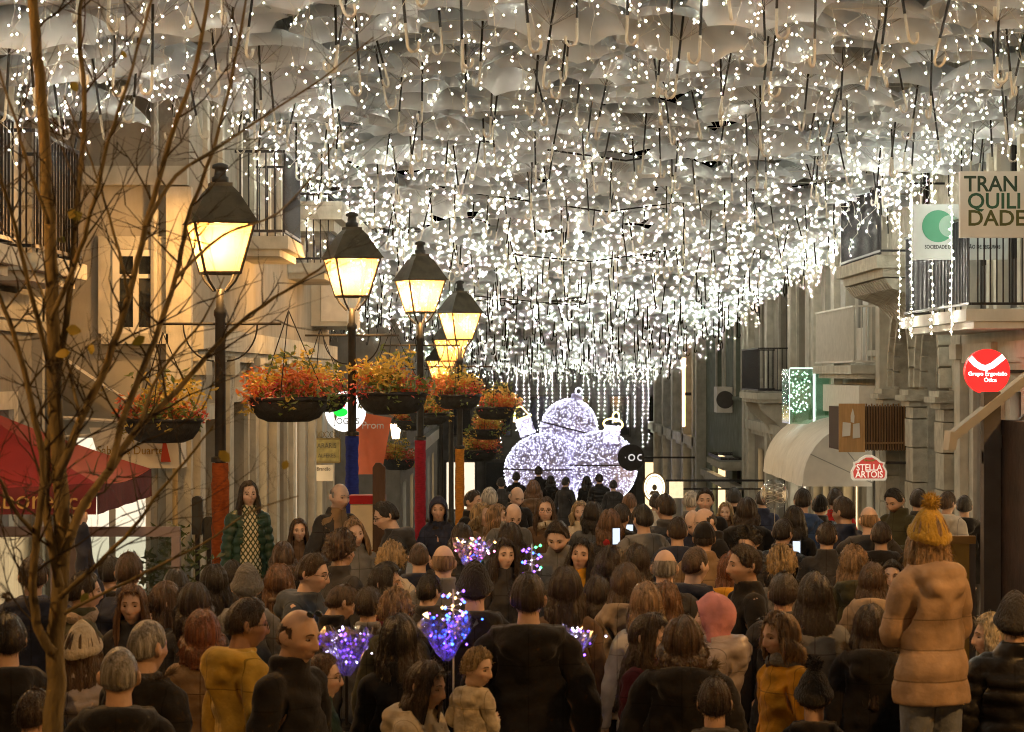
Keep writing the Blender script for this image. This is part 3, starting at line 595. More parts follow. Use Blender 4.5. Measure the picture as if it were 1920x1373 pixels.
# ================================================================== NEAR TREE
M_BARK = mat('young bark', (.16, .125, .062), .85, .3, 14, .6, 50, stretch=(1, 1, .35))
M_TWIG = mat('bare twig bark', (.05, .038, .025), .85, .25, 20)
def tree():
    R = random.Random(3); D = 7.2
    o = empty('bare_tree', (P(100, 1373, D).x, D, 0)); tag(o, 'slender bare street tree with a few yellow leaves, beside the terrace crowd', 'tree'); off = Vector(o.location)
    def pl(pts, w0, w1, name, d0, d1, m=M_BARK, ks=.62):
        n = len(pts); q = []
        for i, (x, y) in enumerate(pts): q.append(P(x, y, d0 + (d1-d0)*i/(n-1)) - off)
        # smooth subdivide
        qq = []
        for i in range(n-1):
            a, b, c, e = q[max(i-1, 0)], q[i], q[i+1], q[min(i+2, n-1)]
            for k in range(4):
                t = k/4; qq.append(.5*((2*b) + (c-a)*t + (2*a-5*b+4*c-e)*t*t + (3*b-a-3*c+e)*t**3) + Vector((R.gauss(0,.002), R.gauss(0,.002), 0)))
        qq.append(q[-1]); N = len(qq)
        rad = [max(.0016, (ks*(w0 + (w1-w0)*(i/(N-1))**.8) / 2) / F * D) for i in range(N)]
        mb = MB(); mb.tube(qq, rad, 9); mb.build(name, m, o, True); return qq, rad
    allb = []
    allb.append(pl([(100, 2392), (101, 1700), (100, 1373), (106, 1290), (104, 1215), (112, 1100), (118, 1000), (108, 850), (100, 700), (98, 560), (92, 400), (80, 220), (66, 60), (56, -120)], 50, 20, 'trunk', D, D+.15, M_BARK, .92))
    L = [([(100, 1225), (72, 1180), (62, 1100), (70, 1000), (82, 880), (60, 760), (30, 640), (0, 560), (-60, 430)], 34, 12, D-.1),
         ([(112, 1100), (92, 1000), (84, 900), (100, 760), (130, 560), (140, 400), (160, 220), (150, 60), (160, -80)], 30, 12, D+.25),
         ([(114, 1060), (150, 960), (205, 880), (262, 800), (330, 735), (400, 655), (470, 590), (560, 530), (620, 490)], 34, 6, D+.5),
         ([(106, 900), (150, 790), (200, 680), (240, 560), (275, 420), (320, 260), (370, 110), (400, -60)], 30, 12, D+.35),
         ([(205, 880), (240, 760), (290, 640), (330, 520), (350, 420), (400, 280), (440, 120), (470, -60)], 24, 8, D+.7),
         ([(112, 1120), (180, 1060), (250, 990), (300, 920), (360, 850), (400, 800)], 18, 5, D-.35),
         ([(120, 1150), (200, 1110), (300, 1060), (380, 1020), (470, 960), (560, 930)], 12, 3, D-.5),
         ([(100, 700), (60, 560), (30, 430), (0, 330), (-40, 250)], 18, 7, D-.4),
         ([(98, 600), (150, 470), (175, 380), (215, 230), (260, 90), (300, -60)], 18, 7, D-.3),
         ([(275, 420), (330, 330), (420, 270), (500, 215), (600, 150), (700, 70)], 15, 4, D+.8),
         ([(92, 420), (60, 330), (20, 200), (-10, 100)], 14, 6, D-.2), ([(66, 1000), (30, 960), (0, 900), (-40, 860)], 16, 6, D-.6),
         ([(330, 520), (420, 440), (520, 400), (600, 310), (640, 240)], 12, 3, D+1.0), ([(262, 800), (300, 700), (380, 600), (420, 520)], 13, 4, D+.2),
         ([(150, 790), (120, 660), (60, 500), (20, 430)], 12, 4, D+.6), ([(240, 560), (215, 440), (170, 300), (120, 180)], 12, 4, D+.1)]
    for pts, w0, w1, d1 in L:
        allb.append(pl(pts, w0, w1, 'branch', D, d1))
    tw = MB(); tips = []
    def grow(p, dr, ln, r, dep):
        q = [p]; dd = dr.copy()
        for k in range(4):
            dd = (dd + Vector((R.gauss(0, .16), R.gauss(0, .14), R.gauss(.03, .12)))).normalized(); q.append(q[-1] + dd*ln/4)
        tw.tube(q, [r*(1-.18*k) for k in range(5)], 5, False); tips.append(q[-1])
        if dep:
            for k in (1, 2, 3, 4):
                if R.random() < .75: grow(q[k], (dd + Vector((R.gauss(0, .55), R.gauss(0, .5), R.gauss(.1, .45)))).normalized(), ln*R.uniform(.45, .75), r*.6, dep-1)
    for bi, (qq, rad) in enumerate(allb):
        i0 = len(qq)//2 if bi == 0 else 3
        for i in range(i0, len(qq), 2):
            if bi == 0 and R.random() < .4: continue
            t = (qq[min(i+1, len(qq)-1)] - qq[i-1]).normalized()
            side = Vector((R.choice((-1, 1))*R.uniform(.4, 1), R.gauss(0, .5), R.uniform(-.1, .6)))
            grow(qq[i], (t*.7 + side).normalized(), R.uniform(.12, .34), min(rad[i]*.5, .0046), 2 if R.random() < .6 else 1)
    tag(tw.build('twigs', M_TWIG, o, True, fix=False), kind='stuff')
    M_YL = thin('yellow autumn leaf', (.42, .30, .03), .35); M_OL = thin('olive autumn leaf', (.16, .15, .02), .3)
    R.shuffle(tips); mb1 = MB()
    fixed = [(165, 1112), (190, 735)]
    pos = [P(x, y, D+.2) - off for x, y in fixed] + tips[:12]
    for k, p in enumerate(pos):
        a = Vector((R.gauss(0, 1), R.gauss(0, .4), R.gauss(-.6, .6))).normalized(); b = a.cross(Vector((R.gauss(0, .4), 1, R.gauss(0, .4)))).normalized(); s = R.uniform(.03, .05)
        prof = ((0, 0), (.25, .3), (.55, .36), (.85, .18), (1, 0), (.85, -.18), (.55, -.36), (.25, -.3))
        me = MB().add([p + a*s*u + b*s*v + a.cross(b)*s*.2*abs(v) for u, v in prof], [tuple(range(8))]); me.build('leaf', M_YL if k % 3 else M_OL, o, fix=False)
tree()
# ================================================================== LEFT TERRACE
M_RED = thin('red parasol cloth', (.34, .022, .02), .45); M_MAR = mat('maroon valance cloth', (.10, .012, .018), .85, .2, 8, .2)
M_WHITEC = thin('white awning cloth', (.82, .80, .74), .3); M_SIGNW = mat('white sign face', (.62, .6, .54), .5, .06, 4); M_DARKT = mat('dark print', (.03, .03, .03), .6, .05)
M_GOLDT = mat('faded gold print', (.30, .19, .06), .6, .05)
def parasol():
    d = 17.0; pxm = F/d; z0 = P(0, 906, d).z; zb = P(0, 965, d).z; hw = 1.28; xr = P(232, 0, d+1.2).x; cx = xr - hw
    o = empty('parasol', (cx, d+1.28, 0)); tag(o, 'red square parasol with dark lettered valance on the terrace', 'parasol')
    mb = MB(); n = 8; V = []; ap = z0 + .62
    for sgn_, axis in ((-1, 0), (1, 0), (-1, 1), (1, 1)):
        pass
    cr = [(-hw,-hw), (hw,-hw), (hw,hw), (-hw,hw)]
    for i in range(4):
        a, b = cr[i], cr[(i+1) % 4]; g = 6; base = len(mb.V); VV = []; FF = []
        for r in range(g+1):
            t = r/g
            for k in range(g+1):
                u = k/g; x = (a[0]+(b[0]-a[0])*u)*t; y = (a[1]+(b[1]-a[1])*u)*t
                VV.append((x, y, ap - (ap-z0)*(t**.85) - .05*math.sin(math.pi*u)*t))
        for r in range(g):
            for k in range(g): FF.append((r*(g+1)+k, r*(g+1)+k+1, (r+1)*(g+1)+k+1, (r+1)*(g+1)+k))
        p = MB().add(VV, FF).build('canopy_panel', M_RED, o, True, fix=False)
        v = MB(); VV = []; FF = []
        for k in range(13):
            u = k/12; x = a[0]+(b[0]-a[0])*u; y = a[1]+(b[1]-a[1])*u; e = 1.006 + .01*math.sin(k*1.9)
            zt = z0 - .05*math.sin(math.pi*u); VV += [(x*1.004, y*1.004, zt), (x*e, y*e, zb)]
        FF = [(2*k, 2*k+2, 2*k+3, 2*k+1) for k in range(12)]
        v.add(VV, FF).build('valance', M_MAR, o, True, fix=False)
    MB().tube([(0, 0, 0), (0, 0, ap+.05)], .03, 10).build('pole', M_FRAMEW, o)
    MB().lathe([(.3, 0), (.3, .06), (.05, .09)], (0,0,0), 16).build('base', M_IRON, o)
    y = -hw*1.035
    text('Sabores', .21, M_GOLDT, o, facing_cam((P(42, 0, d).x - cx, y, (z0+zb)/2-.01)), ext=.002)
    text('co', .19, M_GOLDT, o, facing_cam((P(152, 0, d).x - cx, y, (z0+zb)/2-.02)), ext=.002)
parasol()
def awning_left():
    d0, d1 = 21.0, 21.4; xw, xs = -4.44, P(330, 0, 20.78).x; zt, zf = 3.12, P(0, 803, 20.78).z; zv = P(0, 880, 20.78).z
    o = empty('shop_awning', (0, 0, 0)); tag(o, 'white sloping shop awning with lettered side panel above the terrace', 'awning')
    mb = MB(); VV = []; n = 10
    for i in range(n+1):
        t = i/n
        for y in np.linspace(d0, d1, 6): VV.append((xw+(xs-xw)*t, y, zt+(zf-zt)*t - .05*math.sin(math.pi*t) - .02*math.sin((y-d0)*3)))
    mb.add(VV, [(i*6+k, i*6+k+1, i*6+k+7, i*6+k+6) for i in range(n) for k in range(5)]); mb.build('cloth', M_WHITEC, o, True, fix=False)
    xl = P(168, 0, d0).x
    sp = MB(); sp.prism([(xl, zf+.0), (xs-.02, zf), (xs, zv), (xl+.12, zv)], lambda x, z: (x, d0-.02, z), lambda x, z: (x, d0, z)); sp.build('side_panel', M_SIGNW, o)
    fr = MB(); fr.tube([(xl-.35, d0+.01, zf+.1), (xs, d0+.01, zf+.015)], .02, 6); fr.tube([(xs, d0, zf), (xs, d1, zf)], .02, 6); fr.tube([(xw, d0+.02, zf-.1), (xs, d0+.02, zf-.02)], .015, 6); fr.build('frame', M_FRAMEW, o)
    MB().quad((xs+.005, d0, zf), (xs+.005, d1, zf), (xs+.02, d1, zv), (xs+.02, d0, zv)).build('valance', M_WHITEC, o, fix=False)
    tr = MB(); xa = P(312, 0, d0).x; tr.prism([(xa-.05, zv+.06), (xa+.045, zv+.06), (xa-.02, zf-.05)], lambda x, z: (x, d0-.026, z), lambda x, z: (x, d0-.021, z)); tr.build('red_triangle', mat('print red', (.45, .06, .03), .6, .1), o)
    text('Sabores Duarte', .115, M_GOLDT, o, facing_cam((P(245, 0, d0).x, d0-.024, P(0, 845, d0).z)), ext=.001, sx=.85)
    text('petiscos e vinhos', .06, M_GOLDT, o, facing_cam((P(245, 0, d0).x, d0-.024, P(0, 858, d0).z)), ext=.001) if False else None
    st = MB(); st.tube([(xs-.05, d0+.05, 0), (xs-.05, d0+.05, zf)], .025, 8); st.build('support_post', M_OCHRE, o)
awning_left()
M_SCREEN = mat('mauve grey frame', (.22, .18, .19), .5, .12, 8)
M_CLEAR = None
def clear_glass(name, col=(.9, .95, .93), tr=.82, rough=.05):
    if name in MATS: return MATS[name]
    m = bpy.data.materials.new(name); m.use_nodes = True; MATS[name] = m; t = m.node_tree; N = t.nodes; L = t.links; N.clear()
    o = N.new('ShaderNodeOutputMaterial'); g = N.new('ShaderNodeBsdfGlossy'); g.inputs['Roughness'].default_value = rough; tp = N.new('ShaderNodeBsdfTransparent'); tp.inputs[0].default_value = (*col, 1)
    lw = N.new('ShaderNodeLayerWeight'); lw.inputs[0].default_value = .35; mr = N.new('ShaderNodeMapRange'); mr.inputs[3].default_value = 1-tr; mr.inputs[4].default_value = .7; L.new(lw.outputs['Facing'], mr.inputs[0])
    a = N.new('ShaderNodeMixShader'); L.new(mr.outputs[0], a.inputs[0]); L.new(tp.outputs[0], a.inputs[1]); L.new(g.outputs[0], a.inputs[2]); L.new(a.outputs[0], o.inputs[0]); return m
M_CLEAR = clear_glass('clear screen glass')
for k, (x0, x1, d) in enumerate(((-30, 112, 18.2), (128, 338, 18.6))):
    a, b = P(x0, 0, d).x, P(x1, 0, d).x; zt = P(0, 988, d).z
    o = empty('windbreak_screen', ((a+b)/2, d, 0)); tag(o, ('glazed windbreak screen under the red parasol behind the tree trunk', 'glazed windbreak screen with plants behind the raised hand')[k], 'screen', 'terrace windbreak screens'); h = (b-a)/2
    f = MB(); f.box(-h, h, -.03, .03, zt-.08, zt); f.box(-h, h, -.03, .03, .05, .15); f.box(-h, -h+.07, -.03, .03, .151, zt-.081); f.box(h-.07, h, -.03, .03, .151, zt-.081); f.build('frame', M_SCREEN, o)
    MB().box(-h+.071, h-.071, -.006, .006, .151, zt-.081).build('pane', M_CLEAR, o)
M_PLANT = thin('terrace shrub leaf', (.07, .10, .03), .3)
for k, (x, d, h) in enumerate(((300, 19.0, 1.35), (215, 19.1, 1.2), (348, 19.3, 1.55))):
    p = P(x, 0, d); o = empty('potted_shrub', (p.x, d, 0)); tag(o, ('bushy potted shrub behind the glazed windbreak beside the raised hand', 'smaller potted shrub behind the glazed windbreak', 'potted shrub poking up beside the end of the windbreak frame')[k], 'plant')
    MB().lathe([(.14, 0), (.19, .36), (.2, .4), (.17, .4)], (0,0,0), 14).build('pot', mat('clay pot', (.2, .09, .05), .8, .2), o, True)
    r = random.Random(k); mb = MB()
    for q in range(9): leaf_cloud(mb, (r.uniform(-.15,.15), r.uniform(-.12,.12), .5+(h-.5)*q/9), .2, .2, .13, 26, .1, r)
    tag(mb.build('foliage', M_PLANT, o, fix=False), kind='stuff'); MB().tube([(0,0,.35), (.02,0,h*.7)], .012, 6).build('stem', M_BARK, o)
# outdoor speaker-like phone columns by the door
for k, (x, y0, y1, d) in enumerate(((370, 930, 1002, 21.2), (392, 968, 1030, 21.3))):
    a = P(x-9 if k == 0 else x-10, y1, d); b = P(x+10, y0, d); o = empty('display_stand', ((a.x+b.x)/2, d, 0)); tag(o, ('dark rounded display stand beside the orange sleeved lamp', 'lower dark display stand touching the orange sleeved lamp')[k], 'stand')
    hw = (b.x-a.x)/2; pr = [(-hw, a.z), (hw, a.z)] + [(hw*math.cos(math.pi*i/8), b.z-hw*.6+hw*.6*math.sin(math.pi*i/8)) for i in range(9)]
    MB().prism(pr, lambda x_, z_: (x_, -.05, z_), lambda x_, z_: (x_, .05, z_)).build('board', mat('slate board', (.025, .03, .032), .5, .2), o); MB().box(-.02, .02, -.02, .02, 0, a.z).build('post', M_IRON, o)
    MB().lathe([(.12, 0), (.12, .03), (.02, .04)], (0,0,0), 12).build('foot', M_IRON, o)
# ================================================================== SIGNS ON THE LEFT
def bracket_box(o, w_, h_, t, m, name='board'): return MB().box(-w_/2, w_/2, -t/2, t/2, -h_/2, h_/2).build(name, m, o)
def sign_jogo():
    d = 37; p = P(648, 772, d); r = 38/F*d; o = empty('round_sign', p); tag(o, 'round white lottery sign reading JOGOS with red and green leaves', 'sign')
    mb = MB(); disc(mb, (0,0,0), r, -.04, .04, 32); mb.build('face', mat('lit white sign', (.7,.7,.72), .4, .03, 3, emit=(1,1,1), es=.45), o)
    MB().prism([(-.19, .09), (-.19, .17), (-.14, .2), (-.11, .16), (-.08, .24), (-.03, .2), (-.0, .14), (-.01, .08), (-.1, .075)], lambda x, z: (x, -.05, z), lambda x, z: (x, -.041, z)).build('red_leaf', mat('sign red', (.7,.01,.01), .5, .02, emit=(1,0,0), es=.5), o)
    pl = [(-.09 + .11*math.cos(t)*(1.15 if math.cos(t) > 0 else 1), -.01 + .075*math.sin(t)) for t in np.linspace(0, 6.28, 18)[:-1]]
    MB().prism(pl, lambda x, z: (x, -.05, z), lambda x, z: (x, -.041, z)).build('green_leaf', mat('sign green', (.01,.5,.02), .5, .02, emit=(0,1,.05), es=.5), o)
    text('JOGOS', .15, M_DARKT, o, facing_cam((.02, -.043, -.16)), ext=.002, sx=.9)
    MB().box(-r-.35, -r+.02, -.02, .02, -.02, .02).build('bracket', M_IRON, o)
sign_jogo()
def sign_board(px, py, wpx, hpx, d, name, label, m, txts, tm, lit_=False, arm=True):
    p = P(px, py, d); o = empty(name, p); tag(o, label, 'sign'); W, H = wpx/F*d, hpx/F*d
    bracket_box(o, W, H, .05, m)
    for (t, s, ox, oz, sx) in txts: text(t, s*H, tm, o, facing_cam((ox*W, -.027, oz*H)), ext=.002, sx=sx)
    if arm: MB().box(-W/2-.4, -W/2, -.015, .015, H/2-.05, H/2-.02).build('bracket', M_IRON, o)
    return o, W, H
so, W, H = sign_board(613, 845, 50, 44, 36.5, 'hanging_board', 'faded green gold hanging board with two rows of letters', mat('olive gold board', (.20, .18, .07), .6, .3, 12), [('ARARIS', .3, .0, .2, .85), ('ALFERES', .24, 0, -.22, .85)], M_DARKT)
f = MB()
for a, b in (((-W/2,-H/2),(W/2,-H/2)), ((W/2,-H/2),(W/2,H/2)), ((W/2,H/2),(-W/2,H/2)), ((-W/2,H/2),(-W/2,-H/2))): f.tube([(a[0],-.03,a[1]), (b[0],-.03,b[1])], .016, 6)
for k in range(5):
    x = -W/2 + W*(k+.5)/5; f.tube([(x+.04*math.cos(t), -.0, H/2+.07+.05*math.sin(t)) for t in np.linspace(0, 6.2, 9)], .006, 5)
f.build('frame', mat('old brass', (.16,.13,.06), .5, .2, metal=.5), so)
sign_board(607, 887, 36, 30, 35.5, 'white_shop_sign', 'small white shop sign below the faded hanging board', M_SIGNW, [('Brandão', .34, 0, .25, .75)], M_DARKT)
def banner():
    d = 44; o = empty('street_banner', P(700, 830, d)); tag(o, 'glowing orange street banner hanging beside the round lottery sign', 'banner'); a = P(665, 890, d) - o.location; b = P(735, 772, d) - o.location
    V = []; n = 10
    for i in range(n+1):
        t = i/n; z = a.z + (b.z-a.z)*t
        for k in range(6):
            u = k/5; sk = -.26*(1-t); V.append((a.x + (b.x-a.x)*u*(.72+.28*t) , .12*math.sin(u*3+t*2), z - .12*u*t))
    MB().add(V, [(i*6+k, i*6+k+1, i*6+k+7, i*6+k+6) for i in range(n) for k in range(5)]).build('cloth', thin('orange banner cloth', (.75, .16, .05), .5), o, True, fix=False)
    text('Prom', .2, M_SIGNW, o, facing_cam((.0, -.16, .34)), ext=.001)
    for k, s in enumerate((.12, .1, .1)): text(('feira', 'natal', 'rua')[k], s, M_SIGNW, o, facing_cam((.0, -.16, -.12-.14*k)), ext=.001) if False else None
    MB().tube([(-.6, .05, b.z+.02), (b.x+.1, .05, b.z+.02)], .02, 6).build('pole', M_IRON, o)
banner()
def warm_lantern(px, py, d, label):
    p = P(px, py, d); o = empty('wall_lantern', p); tag(o, label, 'lantern')
    MB().lathe([(.1, -.2), (.16, .12), (.15, .13)], (0,0,0), 4, .78).build('glass', emis('wall lantern glow', (1, .72, .4), 7), o); MB().lathe([(.19, .131), (.05, .3), (.02, .36)], (0,0,0), 4, .78).build('roof', M_LAMPM, o); MB().box(-.5, -.0, -.015, .015, .33, .36).build('bracket', M_IRON, o)
warm_lantern(742, 806, 50, 'glowing square wall lantern beyond the orange banner')
# santa-red display and wooden post behind the smiling woman
def post_wood():
    d = 19.6; x = P(711, 0, d).x; z = P(0, 868, d).z; o = empty('wooden_post', (x, d, gz(d))); tag(o, 'weathered brown wooden post with pointed top in the crowd', 'post'); h = z - gz(d)
    MB().prism([(-.055, 0), (.055, 0), (.055, h-.04), (.01, h), (-.03, h), (-.055, h-.04)], lambda a, b: (a, -.05, b), lambda a, b: (a, .05, b)).build('shaft', mat('brown timber', (.07, .04, .025), .8, .3, 10, .4, 30, stretch=(1, 1, .2)), o); MB().box(-.12, .12, -.12, .12, -.05, .04).build('base', M_IRON, o)
post_wood()
def red_stall():
    d = 24; o = empty('red_market_display', (P(690, 0, d).x, d, gz(d))); tag(o, 'red and cream upholstered display behind the wooden post', 'display'); z = lambda y: P(0, y, d).z - gz(d)
    W = .19; MB().box(-W, W, -.1, .1, .0, z(1030)).build('red_base', mat('red velvet', (.35, .012, .015), .9, .2, sheen=.3), o); MB().box(-W+.01, W-.01, -.12, .09, z(1029), z(945)).build('cream_panel', mat('cream panel', (.6, .52, .36), .8, .1), o); MB().box(-W, W, -.13, .1, z(944), z(928)).build('red_rail', MATS['red velvet'], o)
red_stall()
def panel_white():
    d = 20.3; o = empty('pale_panel', (P(607, 0, d).x, d, gz(d))); tag(o, 'pale pink panel standing in front of the bald man', 'panel'); z = lambda y: P(0, y, d).z - gz(d); W = 24/F*d
    MB().box(-W, W, -.015, .015, z(1090), z(988)).build('board', mat('pale pink panel', (.45, .36, .33), .7, .12), o)
    for s in (-1, 1): MB().box(s*W-.02, s*W+.02, -.02, .02, 0, z(1091)).build('leg', M_FRAMEW, o)
panel_white()
# ================================================================== RIGHT SIDE SIGNS
M_GREENT = [mat('deep green print %d' % i, c, .6, .05) for i, c in enumerate(((.02, .05, .03), (.02, .09, .05), (.07, .08, .02)))]
def right_signs():
    d = 24; x0, x1, y0, y1 = 1799, 1945, 322, 446
    p = P((x0+x1)/2, (y0+y1)/2, d); o = empty('insurance_sign', p); tag(o, 'white projecting board reading TRANQUILIDADE in green letters', 'sign'); W, H = (x1-x0)/F*d, (y1-y0)/F*d
    bracket_box(o, W, H, .08, M_SIGNW)
    for row, (t, py) in enumerate((('TRAN', 347), ('QUILI', 379), ('DADE', 411))):
        z = P(0, py, d).z - p.z; px = 1812 if row else 1806
        text(t, .235, M_GREENT[row], o, facing_cam((P(px, 0, d).x - p.x, -.043, z)), align='LEFT', ext=.003, bold=.004, sx=(.93, .98, 1.0)[row])
    MB().box(W/2-.02, W/2+.75, -.03, .03, H/2-.2, H/2-.14).build('bracket', M_IRON, o)
    d = 26.5; x0, x1, y0, y1 = 1711, 1888, 384, 487
    p = P((x0+x1)/2, (y0+y1)/2, d); o = empty('insurance_light_box', p); tag(o, 'pale sign with green circles and small line SOCIEDADE DE MEDIAÇÃO DE SEGUROS', 'sign'); W, H = (x1-x0)/F*d, (y1-y0)/F*d
    bracket_box(o, W, H, .12, mat('pale lit sign', (.42,.45,.43), .5, .04, emit=(.85,1,.92), es=.03))
    for k, (px, r, c) in enumerate(((1757, .19, (.06,.26,.15)), (1779, .13, (.26,.42,.34)))):
        q = P(px, 425, d) - p; mb = MB(); disc(mb, q, r, -.066-.004*k, -.061-.003*k); mb.build('green_circle', mat('sign circle %d' % k, c, .5, .05), o)
    text('SOCIEDADE DE MEDIAÇÃO DE SEGUROS', .062, M_DARKT, o, facing_cam((.02, -.064, P(0, 464, d).z - p.z)), ext=.001, bold=.0015, sx=.78)
    MB().box(W/2, W/2+.3, -.03, .03, .1, .16).build('bracket', M_IRON, o)
    # red round optician sign
    d = 25.6; p = P(1850, 697, d); r = 42/F*d; o = empty('round_sign', p); tag(o, 'round red glowing optician sign with white curved stripe', 'sign')
    mb = MB(); disc(mb, (0,0,0), r, -.05, .05, 36); mb.build('face', mat('glowing red sign', (.6,.01,.01), .4, .04, emit=(1,.012,.012), es=.75), o)
    mw = mat('glowing white print', (.8,.8,.8), .5, .02, emit=(1,.97,.95), es=.8)
    cen = [(-.78, .62), (-.55, .36), (-.3, .2), (-.08, .16), (.2, .27), (.5, .5), (.72, .68)]; pts = []
    up = []; dn = []
    for i, (a, b) in enumerate(cen):
        a0, b0 = cen[max(i-1, 0)]; a1, b1 = cen[min(i+1, len(cen)-1)]; nx, nz = -(b1-b0), a1-a0; l = math.hypot(nx, nz); up.append((r*(a+nx/l*.13), r*(b+nz/l*.13))); dn.append((r*(a-nx/l*.13), r*(b-nz/l*.13)))
    for i in range(len(cen)-1): pts.append([up[i], up[i+1], dn[i+1], dn[i]])
    sm = MB()
    for q in pts: sm.add([(x, -.056, z) for x, z in q], [(0,1,2,3)])
    sm.build('white_stripe', mw, o, fix=False)
    text('Grupo Ergovisão', .065, mw, o, facing_cam((0, -.053, -.1*r)), ext=.003, bold=.001); text('Ótica', .065, mw, o, facing_cam((.03, -.053, -.38*r)), ext=.003, bold=.001)
    MB().box(r-.02, r+.3, -.02, .02, -.02, .02).build('bracket', M_IRON, o)
    # slatted wooden box sign
    d = 33.8; a, b = P(1573, 848, d), P(1622, 757, d); o = empty('slatted_box_sign', (a.x, d, a.z)); tag(o, 'wooden slatted box sign with white emblem above the beer sign', 'sign'); W, H = b.x-a.x, b.z-a.z
    mwood = mat('warm plywood', (.42, .24, .09), .6, .15, 5, .1, 20, stretch=(6, 1, .6)); mslat = mat('brown slat wood', (.22, .12, .05), .7, .2, 8, stretch=(4, 4, .5))
    MB().box(0, W, 0, .03, 0, H).build('front_panel', mwood, o)
    L = 5.97 - a.x - W; n = 15
    for k in range(n): x = W + .02 + (L-.03)*k/n; MB().box(x, x+.018, .05, .09, .02, H-.02*(k % 2)).build('slat', mslat, o)
    MB().box(0.02, W+L, .1, 1.2, .03, H-.05).build('core', mat('dark box core', (.06, .035, .02), .8, .1), o)
    MB().box(W, W+L, .04, .095, .12, .15).build('rail', mslat, o)
    em = MB(); c = W/2
    em.prism([(c-.02, H*.62), (c+.03, H*.6), (c+.035, H*.75), (c+.01, H*.9), (c-.02, H*.76)], lambda x, z: (x, -.02, z), lambda x, z: (x, -.003, z)); em.prism([(c-.15, H*.32), (c-.03, H*.34), (c-.02, H*.6), (c-.14, H*.62)], lambda x, z: (x, -.02, z), lambda x, z: (x, -.003, z)); em.prism([(c+.01, H*.28), (c+.12, H*.3), (c+.11, H*.6), (c+.015, H*.58)], lambda x, z: (x, -.02, z), lambda x, z: (x, -.003, z)); em.build('emblem', M_SIGNW, o)
    # beer sign
    d = 33.0; p = P(1629, 877, d); o = empty('beer_sign', p); tag(o, 'red and cream shaped beer sign reading STELLA ARTOIS', 'sign'); s = 1/F*d
    out = [(-33, -20), (-30, -24), (30, -24), (33, -20), (34, -8), (28, 4), (30, 10), (22, 12), (16, 18), (6, 24), (-6, 24), (-16, 18), (-22, 12), (-30, 10), (-28, 4), (-34, -8)]
    MB().prism([(x*s, z*s) for x, z in out], lambda x, z: (x, -.03, z), lambda x, z: (x, .03, z)).build('border', mat('cream sign edge', (.62, .56, .42), .5, .05, emit=(1,.9,.7), es=.12), o)
    MB().prism([(x*s*.88, z*s*.82 - .004) for x, z in out], lambda x, z: (x, -.036, z), lambda x, z: (x, -.031, z)).build('red_field', mat('beer sign red', (.42, .04, .03), .5, .08, emit=(1,.12,.08), es=.12), o)
    mt = mat('cream letters', (.75, .7, .6), .5, .02, emit=(1,.9,.75), es=.2)
    text('STELLA', .135, mt, o, facing_cam((0, -.04, .0*s)), ext=.002, bold=.002, sx=.88); text('ARTOIS', .135, mt, o, facing_cam((0, -.04, -13*s)), ext=.002, bold=.002, sx=.88)
    MB().add([(-.07, -.04, 12*s), (.07, -.04, 12*s), (.09, -.04, 17*s), (0, -.04, 14*s), (-.09, -.04, 17*s)], [(0,1,2,3,4)]).build('crest', mat('crest gold', (.5, .36, .12), .5, .1), o, fix=False)
    MB().box(.25, .85, -.02, .02, .05, .09).build('bracket', M_IRON, o)
    # white quarter-round awning
    d = 39; o = empty('dome_awning', (0, 0, 0)); tag(o, 'white folding dome awning below the slatted wooden sign', 'awning')
    y0, y1 = 37.2, 43.0; xw = 5.98; n = 10; pr = []
    for i in range(n+1): t = i/n*math.pi/2; pr.append((xw - 1.15*math.sin(t), 2.05 - 1.05*(1-math.cos(t))))
    zb = P(0, 908, 38).z
    for k in range(4):
        ya, yb = y0 + (y1-y0)*k/4, y0 + (y1-y0)*(k+1)/4; V = []
        for (x, z) in pr + [(pr[-1][0]-.01, zb)]: V += [(x, ya+.01, z), (x + .02, (ya+yb)/2, z-.02), (x, yb-.01, z)]
        m_ = len(pr) + 1; MB().add(V, [(i*3+q, i*3+q+1, i*3+q+4, i*3+q+3) for i in range(m_-1) for q in range(2)]).build('cloth_panel', M_WHITEC, o, True, fix=False)
    poly = [(xw, 2.05)] + pr[1:] + [(pr[-1][0], zb), (xw, zb)]
    for yy in (y0, y1): MB().prism(poly, lambda x, z: (x, yy-.005, z), lambda x, z: (x, yy+.005, z)).build('side_cheek', M_WHITEC, o)
    fr = MB()
    for i in (4, 7): fr.tube([(xw, y0-.012, 1.0), (pr[i][0], y0-.012, pr[i][1])], .008, 5)
    fr.build('rib', M_SHUT, o)
    # green-lit glass box
    d = 41; a, b = P(1481, 795, d), P(1557, 692, d); o = empty('glass_display_box', (a.x, d, a.z)); tag(o, 'green tinted lit glass box mounted on the stone house', 'glass box'); W, H = 5.98-a.x, b.z-a.z
    ge = emis('glass edge light', (.75, 1, .85), .7); gg = clear_glass('green tinted glass', (.62, .85, .72), .7, .1)
    MB().box(0, W*.46, 0, .012, 0, H).build('pane', gg, o); MB().box(W*.54, W, 0, .012, 0, H).build('pane', gg, o); MB().box(0, .012, .013, 1.2, 0, H).build('side_pane', gg, o)
    e = MB(); e.box(0, W, -.01, .02, H, H+.025); e.box(-.012, 0, -.01, .02, 0, H-.001); e.box(W*.48, W*.52, -.01, .02, 0, H-.001); e.build('light_edge', ge, o)
    MB().box(.02, W, 1.2, 1.25, 0, H).build('back_panel', mat('pale green back', (.42, .55, .46), .7, .15, 3), o)
    sp = MB(); r = random.Random(2)
    for _ in range(90): sp.add(*octa((r.uniform(.03, W*.44), r.uniform(.1, .8), r.uniform(H*.2, H*.97)), .014))
    tag(sp.build('sparkle_lights', emis('box sparkle', (.9, 1, .95), 8), o, fix=False), kind='stuff')
